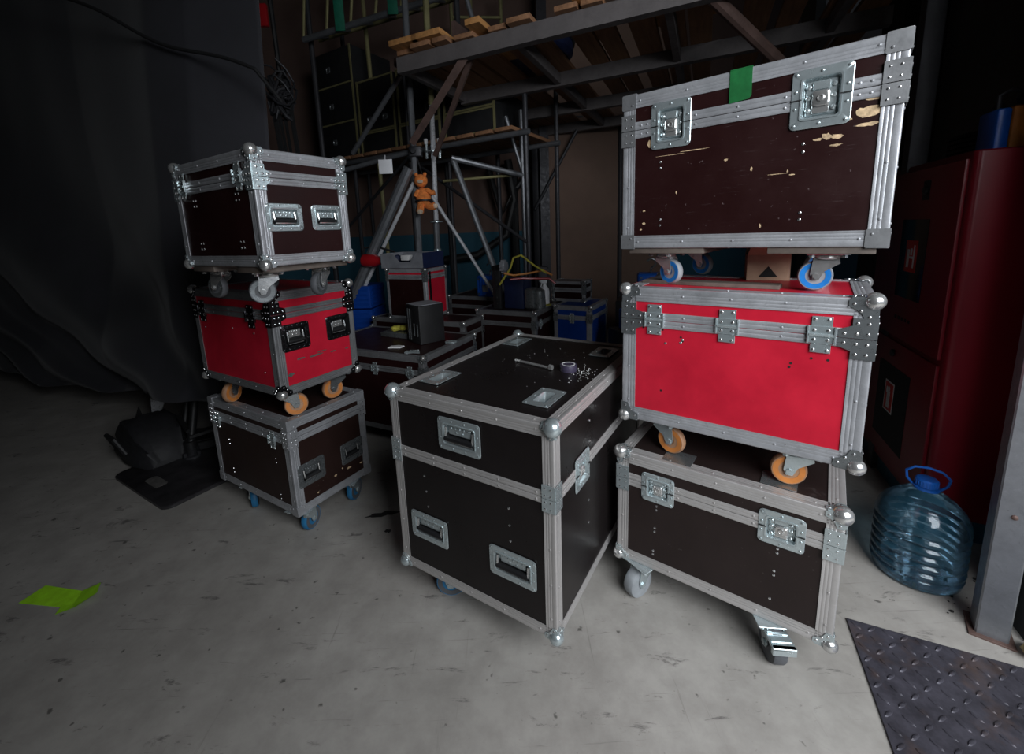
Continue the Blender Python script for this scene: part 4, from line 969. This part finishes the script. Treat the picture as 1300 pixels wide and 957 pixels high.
# ------------------------------------------------------------------ curtain
def lerp(a, b, t): return a+(b-a)*t
hem = [(0.0, .42, -1.32, 2.46), (.07, .40, -1.678, 2.30), (.12, .389, -1.918, 2.36), (.18, .36, -2.295, 2.62), (.27, .234, -2.859, 3.0), (.45, .166, -3.923, 3.5), (.62, .226, -4.777, 3.9), (1.0, .15, -7.0, 4.9)]
def hemp(u):
    for a, b in zip(hem, hem[1:]):
        if u <= b[0]: t = (u-a[0])/(b[0]-a[0]); return tuple(lerp(a[k], b[k], t) for k in (1, 2, 3))
    return hem[-1][1:]
NU, NV = 260, 170
vs = []; fs = []
nrm = Vector((-.363, -.932, 0)).normalized()
for j in range(NV+1):
    v = j/NV
    for i in range(NU+1):
        u = i/NU; hz, hx, hy = hemp(u)
        tx, ty, tz = lerp(-1.10, -6.8, u), lerp(2.50, 4.8, u), 4.6
        p = Vector((lerp(tx, hx, v), lerp(ty, hy, v), lerp(tz, hz, v)))
        # soft pleats at the top; long diagonal pulls that gather towards the bottom right
        d = .012*sin(u*60+1.5*sin(v*3))*(1-v)**.8*math.exp(-u*3)
        q = u/(1.12-v)
        w_ = min(1, v*1.5)
        d += .075*w_*sin(q*5.2+.9)*math.exp(-q*.22)*min(1, u*8)
        d += .02*w_*sin(q*13+1.5*sin(q*3))*math.exp(-q*.25)*min(1, u*8)
        d += .03*max(0, (v-.72)/.28)*sin((v*(1-.25*u))*52)*min(1, u*6)
        d *= min(1, .15+u*5)
        p += nrm*d
        vs.append(tuple(p))
for j in range(NV):
    for i in range(NU):
        a = j*(NU+1)+i; fs.append((a, a+1, a+NU+2, a+NU+1))
b = MB(); b.v = vs; b.f = fs; o = b.build('stage_curtain', 'cloth', None, True, 180)
md = o.modifiers.new('thickness', 'SOLIDIFY'); md.thickness = .006; md.offset = 0
tag(o, 'huge black cloth curtain hanging behind the left stack down to the floor', 'curtain')
b = MB(); pts = []
for k in range(25):
    t_ = k/24; x = lerp(-2.55, -1.26, t_); y = lerp(2.86, 2.46, t_)-.01; z = lerp(2.78, 2.19, t_)+.02*sin(t_*9)-.03*sin(t_*pi)
    pts.append((x, y, z))
pts = [(-4.3, 3.6, 3.5)]+pts+[(-1.17, 2.52, 2.05)]
pts = [(x*.92, y*.92, 1.3+(z-1.3)*.92) for x, y, z in pts]
b.tube(pts, .009, 8); o = b.build('rope', 'rope'); tag(o, 'thin black rope slanting down across the top of the curtain', 'rope')

# ------------------------------------------------------------------ platform
PA = Vector((-.644, 3.203)); pyaw = atan2(-.431, .902)
e = empty('timber_platform', (PA.x, PA.y, 0), pyaw, 'overhead steel-framed platform of rough planks above the middle of the hall', 'platform')
zf = 2.40; PL = 2.9
for y, x0, x1 in ((0, 0, PL), (.86, 0.0, PL), (1.66, 0.0, PL), (2.46, 0.0, PL)):
    b = MB(); q = [(-.03, 0), (.03, 0), (.03, .008), (-.022, .008), (-.022, .092), (.03, .092), (.03, .10), (-.03, .10)]
    b.loft([[(x, y+a, zf+z) for a, z in q] for x in (x0, x1)]); b.build('beam', 'grey_paint', e)
for x in (0, .86, 1.72, 2.58, 3.36):
    b = MB(); b.box((x, .03, zf+.012), (x+.045, 2.43, zf+.085), .004); b.build('joist', 'grey_paint', e)
x = .02; k = 0
widths = [.13, .15, .11, .14, .12, .15, .13, .12, .15, .14, .13, .15, .12, .14, .15, .12, .14, .13, .15, .12]
gaps = [.015, .02, .03, .10, .02, .14, .02, .08, .02, .02, .16, .05, .12, .03, .02, .1, .02, .05, .02, .02]
while x < PL-.1:
    w_ = widths[k % 20]; b = MB(); y0 = random.uniform(-.10, -.045)
    b.box((x, y0, zf+.101), (x+w_, random.uniform(2.5, 2.62), zf+.13), .003); b.build('plank', 'plank' , e); x += w_+gaps[k % 20]; k += 1
for x0, x1, z in ((.02, .24, .131), (.20, .42, .131), (.60, .70, .131), (1.25, 1.40, .131), (1.52, 1.78, .131), (1.82, 2.0, .131)):
    b = MB(); b.box((x0, -.13, zf+z), (x1, .5, zf+z+.035), .003); label(b.build('loose_plank', 'plank_end', e), 'brighter loose board end')
def loc(px, py, pz):   # world to platform-local
    d = Vector((px-PA.x, py-PA.y)); c_, s_ = cos(pyaw), sin(pyaw); return (d.x*c_+d.y*s_, -d.x*s_+d.y*c_, pz)
b = MB(); b.tube([loc(.92, 2.30, 2.53), loc(1.95, 2.77, 2.05)], .034, 10); b.build('brace', 'rust', e)
b = MB(); p0, p1 = Vector(loc(-.14, 2.97, 2.46)), Vector(loc(-.62, 3.35, 1.98)); b.tube([p0, p1], .035, 4); b.tube([p0+Vector((0, .05, 0)), p1+Vector((0, .3, -.05))], .025, 4); label(b.build('brace', 'rust', e), 'rust-brown diagonal brace')
for x, y in ((.03, 2.44), (PL-.1, 2.44), (PL-.1, .05)):
    b = MB(); b.box((x, y, 0), (x+.07, y+.07, zf), .004); b.build('post', 'dark_steel', e)
b = MB(); b.tube([(.07, 2.40, 1.55), (.60, 2.40, zf)], .02, 8); b.build('brace', 'dark_steel', e)
# blue drum and clutter on the platform
e = empty('blue_drum', (.28, 3.50, 2.534), 0, 'dark blue round drum lid resting on the platform', 'drum')
b = MB(); b.lathe([(.20, 0), (.30, .01), (.33, .05), (.33, .14), (.30, .17), (.1, .19), (.01, .19)], 32); b.build('drum_body', 'dark_blue', e)
b = MB(); b.tube([(.335*cos(a), .335*sin(a), .12) for a in [2*pi*j/28 for j in range(28)]], .012, 6, closed=True); b.build('rim', 'dark_steel', e)
b = MB(); b.box((-.30, -.14, 0), (.25, .14, .06), .004); b.box((-.28, -.12, .06), (-.25, .12, .2)); b.box((.2, -.12, .06), (.23, .12, .2)); b.box((-.28, .09, .17), (.23, .12, .2))
o = b.build('dark_crate', 'rust'); o.location = (-.40, 3.42, 2.534); o.rotation_euler = (0, 0, pyaw); tag(o, 'open dark crate on the platform left of the blue drum', 'crate')

# ------------------------------------------------------------------ scaffold
def T(parent, name, a, b_, r, mat, n=10): m_ = MB(); m_.tube([a, b_], r, n); return m_.build(name, mat, parent)
def ctr(o, parent): return o
e = empty('scaffold_tower', (0, 0, 0), 0, 'dark tube scaffold tower with diagonal braces under and beyond the platform', 'scaffold')
T(e, 'upright', (-.695, 3.62, 0), (-.64, 3.62, 3.9), .026, 'steel')
T(e, 'upright', (.245, 4.0, 0), (.235, 4.0, 2.35), .022, 'steel')
T(e, 'upright', (-1.66, 5.2, 0), (-1.66, 5.2, 4.0), .024, 'dark_steel')
T(e, 'upright', (-1.22, 4.75, 0), (-1.28, 4.75, 4.0), .022, 'warm_lit_steel')
T(e, 'upright', (.02, 5.0, 0), (.02, 5.0, 2.5), .024, 'dark_steel')
T(e, 'brace', (-.69, 3.50, 1.82), (-1.32, 3.60, .70), .042, 'steel')
T(e, 'brace', (-.68, 3.60, 1.72), (-1.24, 3.62, .75), .016, 'bright_steel')
T(e, 'brace', (-.37, 3.8, 1.93), (.04, 3.8, .70), .026, 'steel')
T(e, 'brace', (-.56, 3.75, 1.62), (-.06, 3.75, .75), .015, 'bright_steel')
T(e, 'brace', (-.38, 3.78, 1.93), (.24, 4.0, 1.79), .024, 'steel')
T(e, 'brace', (.10, 4.0, 2.3), (.235, 4.0, 1.82), .018, 'steel')
T(e, 'brace', (-.50, 4.1, 1.78), (.22, 4.0, 1.80), .013, 'warm_lit_steel')
T(e, 'ledger', (-1.9, 4.0, 1.78), (-.66, 3.62, 1.97), .020, 'steel')
T(e, 'brace', (-.05, 3.45, 2.53), (-.20, 3.45, 3.1), .018, 'steel')
m_ = MB(); m_.box((-.70, 3.58, 1.92), (-.60, 3.66, 2.00), .01); m_.cyl((-.66, 3.55, 1.96), (-.66, 3.69, 1.96), .02, 8); m_.build('coupler', 'dark_steel', e)
# brace from the far left upper area to the platform
T(e, 'brace', (-1.25, 3.9, 2.02), (-.70, 3.5, 2.50), .020, 'steel')
e = empty('telescopic_pole', (-.575, 3.80, 0), 0, 'bright silver pole with a clamp, standing behind the small red case', 'pole')
T(e, 'outer_tube', (-.005, 0, 0), (.03, 0, 1.42), .027, 'steel'); T(e, 'inner_tube', (.03, 0, 1.40), (.052, 0, 2.36), .021, 'bright_steel'); T(e, 'top_tube', (.052, 0, 2.36), (.07, 0, 4.1), .026, 'warm_lit_steel')
m_ = MB(); m_.lathe([(.02, 1.4), (.06, 1.4), (.06, 1.407), (.02, 1.407)], 16, 'z', (.03, 0, 0)); m_.lathe([(.02, 1.98), (.075, 1.98), (.075, 1.99), (.02, 1.99)], 16, 'z', (.04, 0, 0)); m_.lathe([(.02, 1.12), (.034, 1.12), (.034, 1.17), (.02, 1.17)], 16, 'z', (.024, 0, 0))
m_.build('collar', 'zinc', e)
m_ = MB()
for sx in (-1, 1): m_.cyl((.043+sx*.055, -.02, 1.93), (.043+sx*.055, -.02, 2.09), .013, 8)
m_.build('clamp_bolt', 'zinc', e)
m_ = MB()
for sx in (-1, 1): m_.cyl((.043+sx*.055, -.02, 2.05), (.043+sx*.055, -.02, 2.09), .016, 8)
m_.build('bolt_cap', 'white', e)
m_ = MB(); m_.lathe([(.03, .0), (.07, 0), (.07, .01), (.03, .015)], 16); m_.build('foot', 'dark_steel', e)
# plain plush toy tied between the poles
e = empty('plush_toy', (-.60, 3.55, 1.50), 0, 'small orange plush toy tied between the scaffold tubes', 'plush toy')
b = MB(); b.sphere((0, 0, .10), .062, 14, (1, .85, 1.2)); b.sphere((-.012, 0, .225), .055, 14, (1, .9, .95)); 
for sx in (-1, 1): b.sphere((-.012+sx*.035, 0, .275), .016, 8)
b.tube([(.03, -.02, .15), (.075, -.03, .125), (.10, -.03, .13)], [.022, .020, .022], 10); b.tube([(-.03, -.02, .15), (-.06, -.03, .10)], .02, 10)
b.tube([(.02, -.02, .04), (.06, -.05, .015), (.095, -.06, .02)], [.03, .028, .030], 10); b.tube([(-.02, -.02, .04), (-.02, -.06, .0), (-.02, -.08, -.02)], [.03, .028, .030], 10); b.build('plush_body', 'orange_fur', e)
b = MB(); b.sphere((-.012, -.045, .215), .022, 8, (1.2, .6, .7)); b.sphere((.10, -.065, .02), .022, 8); b.sphere((-.02, -.085, -.02), .024, 8); label(b.build('pale_patch', simple('cream_plush', (.6, .48, .36), .95), e), 'pale muzzle and soles')
b = MB(); b.tube([(.064*cos(a), .056*sin(a), .07) for a in [2*pi*j/16 for j in range(16)]], .008, 6, closed=True); b.tube([(0, 0, .28), (-.02, .03, .36), (-.05, .06, .45)], .005, 6); b.build('tie', 'black', e)
# white card hung on the ledger
b = MB(); b.box((-.055, -.004, -.055), (.055, .004, .055), .002); b.tube([(0, 0, .055), (0, .01, .09)], .003, 6); o = b.build('hanging_card', 'white_plastic'); o.location = (-.885, 3.55, 1.845); tag(o, 'small white card hanging from the scaffold ledger left of the plush toy', 'card')

# upper shelf with black cases
S0 = Vector((-1.635, 4.862)); sd = Vector((.852, -.524)).normalized(); syaw = atan2(sd.y, sd.x)
e = empty('scaffold_shelf', (S0.x, S0.y, 0), syaw, 'raised scaffold shelf of boards carrying the black cases', 'shelf')
for y in (0, .62): T(e, 'ledger', (-.5, y, 2.10), (2.25, y, 2.10), .024, 'steel')
x = -.45; k = 0
while x < 2.1:
    b = MB(); b.box((x, -.06, 2.126), (x+.17, .70, 2.156), .003); b.build('plank', 'plank', e); x += .20; k += 1
for x in (-.4, .9, 2.2):
    T(e, 'upright', (x, .03, 0), (x, .03, 2.95), .022, 'dark_steel'); T(e, 'upright', (x, .66, 0), (x, .66, 2.95), .022, 'dark_steel')
T(e, 'brace', (-.4, .0, 1.2), (.9, .0, 2.05), .016, 'dark_steel'); T(e, 'brace', (2.2, .0, 1.2), (.9, .0, 2.05), .016, 'dark_steel')
names = ['black wardrobe-sized case at the dark far end of the raised shelf', 'black case with pale fittings, second from the dark end of the raised shelf', 'black case behind the silver pole on the raised shelf', 'black case nearest the platform on the raised shelf']
for k, (x, w_) in enumerate(((-.42, .62), (.24, .52), (.80, .52), (1.36, .56))):
    o0 = S0+sd*x
    c_ = empty('flight_case', (o0.x, o0.y, 2.157), syaw, names[k], 'flight case', 'black cases on the raised shelf')
    b = MB(); b.box((0, .02, 0), (w_, .58, .72 if k else 1.1), .01); b.build('body', 'black', c_)
    H_ = .72 if k else 1.1
    for xx in (0, w_-.022): 
        b = MB(); b.box((xx, .012, 0), (xx+.022, .02, H_)); b.build('edge_trim', 'warm_lit_steel', c_)
    for zz in ((0, .19, .21, H_-.022) if k else (.36, .74)):
        b = MB(); b.box((0, .010, zz), (w_, .018, zz+.016)); b.build('edge_trim', 'warm_lit_steel', c_)
    for xx in ((w_*.3, w_*.72) if k else (w_*.4,)):
        for zz in ((.33,) if k else (.18, .55, .92)):
            m_ = MB(); m_.at(frame_matrix((xx, .018, zz), (1, 0, 0), (0, 0, 1), (0, -1, 0))); dish_mb(m_, .07, .06, depth=.0005, border=.012); m_.build('butterfly_latch', 'zinc_dark', c_)
# upper truss frames against the dark roof
e = empty('lattice_truss', (0, 0, 0), 0, 'raised tube truss with green straps near the ceiling', 'truss')
a0, a1 = Vector((-1.80, 4.5, 3.20)), Vector((-.20, 3.9, 3.32))
T(e, 'chord', (-1.81, 4.5, 3.19), (-.30, 4.1, 3.35), .028, 'steel'); T(e, 'chord', (-1.81, 4.9, 3.35), (-.30, 4.5, 3.5), .022, 'warm_lit_steel'); T(e, 'chord', (-1.85, 4.5, 3.75), (-.30, 4.1, 3.9), .022, 'steel')
for k in range(7):
    t0, t1 = k/6, min(1, (k+.5)/6)
    A_ = Vector((-1.81, 4.5, 3.19)).lerp(Vector((-.30, 4.1, 3.35)), t0); B_ = Vector((-1.85, 4.5, 3.75)).lerp(Vector((-.30, 4.1, 3.9)), t1); C_ = Vector((-1.81, 4.9, 3.35)).lerp(Vector((-.30, 4.5, 3.5)), t1)
    T(e, 'lattice_tube', A_, B_, .014, 'warm_lit_steel'); T(e, 'lattice_tube', A_, C_, .012, 'steel')
for t0 in (.27, .62):
    A_ = Vector((-1.81, 4.5, 3.17)).lerp(Vector((-.30, 4.1, 3.33)), t0); b = MB(); b.box((A_.x-.04, A_.y-.045, A_.z-.02), (A_.x+.05, A_.y-.035, A_.z+.7), .002); b.build('strap', 'green', e)
for k, (x, y) in enumerate(((-1.80, 4.45), (-.30, 4.05))): T(e, 'upright', (x, y+.2, 0 if k == 0 else 2.2), (x, y+.2, 4.0), .026, 'dark_steel')
# ladder-like frames above the platform
e = empty('ladder_frame', (0, 0, 0), 0, 'scaffold frames in a warm light tint standing above the far side of the platform', 'scaffold frame')
for x, y in ((-.44, 5.3), (-.22, 5.3), (.12, 5.4), (.92, 5.4), (1.30, 5.4)): T(e, 'upright', (x, y, 2.6), (x, y, 4.0), .022, 'warm_lit_steel')
for z in (3.0, 3.35, 3.7): T(e, 'rung', (-.44, 5.3, z), (.12, 5.35, z), .016, 'warm_lit_steel')
for z in (3.1, 3.6): T(e, 'rung', (.12, 5.4, z), (1.30, 5.4, z), .014, 'dark_steel')
T(e, 'base_tube', (-.6, 5.3, 2.6), (1.5, 5.4, 2.6), .03, 'dark_steel')
for x in (-.6, 1.5): T(e, 'leg', (x, 5.35, 0), (x, 5.35, 2.6), .03, 'dark_steel')
# bundle of cables hung at the curtain edge
e = empty('hanging_bundle', (-1.82, 3.9, 3.0), 0, 'tangled bundle of dark cables and straps hanging beside the curtain edge', 'cable bundle')
b = MB()
for k in range(24):
    a = random.uniform(0, 6.28); r_ = random.uniform(.05, .14); z = random.uniform(-.6, -.3); ph = random.uniform(0, 3)
    b.tube([(r_*cos(a+j*.6), r_*.7*sin(a+j*.6), z+.10*sin(j*.9+ph)) for j in range(8)], random.uniform(.006, .014), 6)
b.build('loops', 'dark_steel', e)
b = MB()
for k in range(7): x = random.uniform(-.1, .1); b.tube([(x, 0, -.45), (x+.02, .02, -1.0), (x, 0, -1.6)], .014, 6)
b.tube([(0, 0, 1.2), (.02, 0, -.4)], .02, 8); b.build('hanging_cable', 'black', e)
b = MB(); b.box((-.12, -.02, .05), (-.02, .02, .22), .01); b.build('red_tag', 'red_paint', e)
# hoses on the back wall
b = MB(); b.tube([(-.75, 5.8, .95), (-.3, 5.75, 1.0), (.1, 5.72, 1.25), (.22, 5.72, 1.7), (.15, 5.72, 2.2)], .05, 10); b.tube([(.6, 5.75, 2.25), (.25, 5.72, 1.85), (.05, 5.72, 1.5), (-.1, 5.72, 2.1)], .04, 10)
b.tube([(.22, 5.74, 0), (.22, 5.74, 2.0)], .05, 8)
o = b.build('hose', 'rubber'); tag(o, 'thick black hoses looped on the back wall below the shelf', 'hose')

# ------------------------------------------------------------------ room shell
b = MB(); b.box((-9, -6, -.1), (9, 9, 0)); structure('floor', b, 'concrete')
b = MB(); b.box((-9, -6, 4.6), (9, 9, 4.8)); structure('ceiling', b, 'ceiling')
b = MB(); b.box((-9, 6, 0), (9, 6.2, 4.6)); structure('wall_back', b, 'wall')
b = MB(); b.box((-9, -6, 0), (-8.8, 6, 4.6)); structure('wall_left', b, 'front_wall')
b = MB(); b.box((.63, 5.35, 0), (2.1, 5.42, 4.6)); structure('wall_partition', b, 'wall_brown')
b = MB(); b.box((.52, 5.30, 0), (.63, 5.45, 4.6)); structure('trim_1', b, 'dark_steel')
b = MB(); b.box((3.15, 4.45, 0), (5.2, 4.6, 4.6)); structure('wall_back_right', b, 'wall_patch')
b = MB(); b.box((3.06, 4.40, 0), (3.15, 4.60, 4.6)); structure('trim_2', b, M['wall_grey'])
W0 = E0+cn*.50
b = MB(); b.at(Matrix.Translation((W0.x, W0.y, 0)) @ Matrix.Rotation(cyaw, 4, 'Z')); b.box((-.40, -.15, 0), (2.15, 0, 4.6)); structure('wall_right', b, 'wall_grey')
b = MB(); b.at(Matrix.Translation((W0.x, W0.y, 0)) @ Matrix.Rotation(cyaw, 4, 'Z')); b.box((1.75, 0, 0), (2.15, .22, 4.6)); structure('pillar_right', b, 'front_wall')
# front of the hall: open gateway, its unseen left wall and lintel placed to shape the daylight
b = MB(); b.box((-9, -.65, 0), (.32, -.5, 4.6)); structure('shade_wall_front_left', b, 'front_wall')  # unseen, its edge set to block light from the left floor
b = MB(); b.box((.32, -.65, 2.85), (5.1, -.5, 4.6)); structure('shade_lintel_front', b, 'front_wall')  # unseen, its height set to shade the high far parts of the hall
b = MB(); b.at(Matrix.Translation((1.56, 1.085, 0)) @ Matrix.Rotation(atan2(-.42, .907), 4, 'Z')); b.box((0, 0, 0), (4.5, .08, 4.6)); structure('wall_front_right', b, 'front_wall')
b = MB(); b.box((5.1, -.65, 0), (9, -.5, 4.6)); structure('wall_front_side', b, 'front_wall')

# ------------------------------------------------------------------ light
ld = bpy.data.lights.new('gateway_daylight', 'AREA'); ld.shape = 'RECTANGLE'; ld.size = 2.9; ld.size_y = 2.8; ld.energy = 305; ld.color = (.92, .96, 1.0)
lo = bpy.data.objects.new('gateway_daylight', ld); COL.objects.link(lo); lo.location = (1.6, -1.35, 2.85); lo.rotation_euler = (radians(62), 0, 0)
w = bpy.data.worlds.new('World'); bpy.context.scene.world = w; w.use_nodes = True
w.node_tree.nodes['Background'].inputs[0].default_value = (.5, .6, .75, 1); w.node_tree.nodes['Background'].inputs[1].default_value = .35
# ------------------------------------------------------------------ camera
F_, CX, CY, P_, R_ = 539.35, 637.15, 389.79, .17634, -.0395
f = Vector((0, cos(P_), -sin(P_))); u = Vector((0, sin(P_), cos(P_))); rt = Vector((1, 0, 0))
Rr = rt*cos(R_)+u*sin(R_); Ur = -rt*sin(R_)+u*cos(R_)
cam = bpy.data.cameras.new('camera'); co = bpy.data.objects.new('camera', cam); COL.objects.link(co)
cam.sensor_fit = 'HORIZONTAL'; cam.sensor_width = 36; cam.lens = F_/1300*36; cam.shift_x = (650-CX)/1300; cam.shift_y = (CY-478.5)/1300; cam.clip_start = .02
m = Matrix.Identity(4)
for k in range(3): m[k][0] = Rr[k]; m[k][1] = Ur[k]; m[k][2] = -f[k]
m[2][3] = 1.3; co.matrix_world = m
sc = bpy.context.scene; sc.camera = co
sc.view_settings.view_transform = 'Standard'; sc.view_settings.look = 'None'; sc.view_settings.gamma = 1; sc.view_settings.exposure = -0.15
try: sc.view_settings.use_curve_mapping = False
except Exception: pass
sc.cycles.use_denoising = True
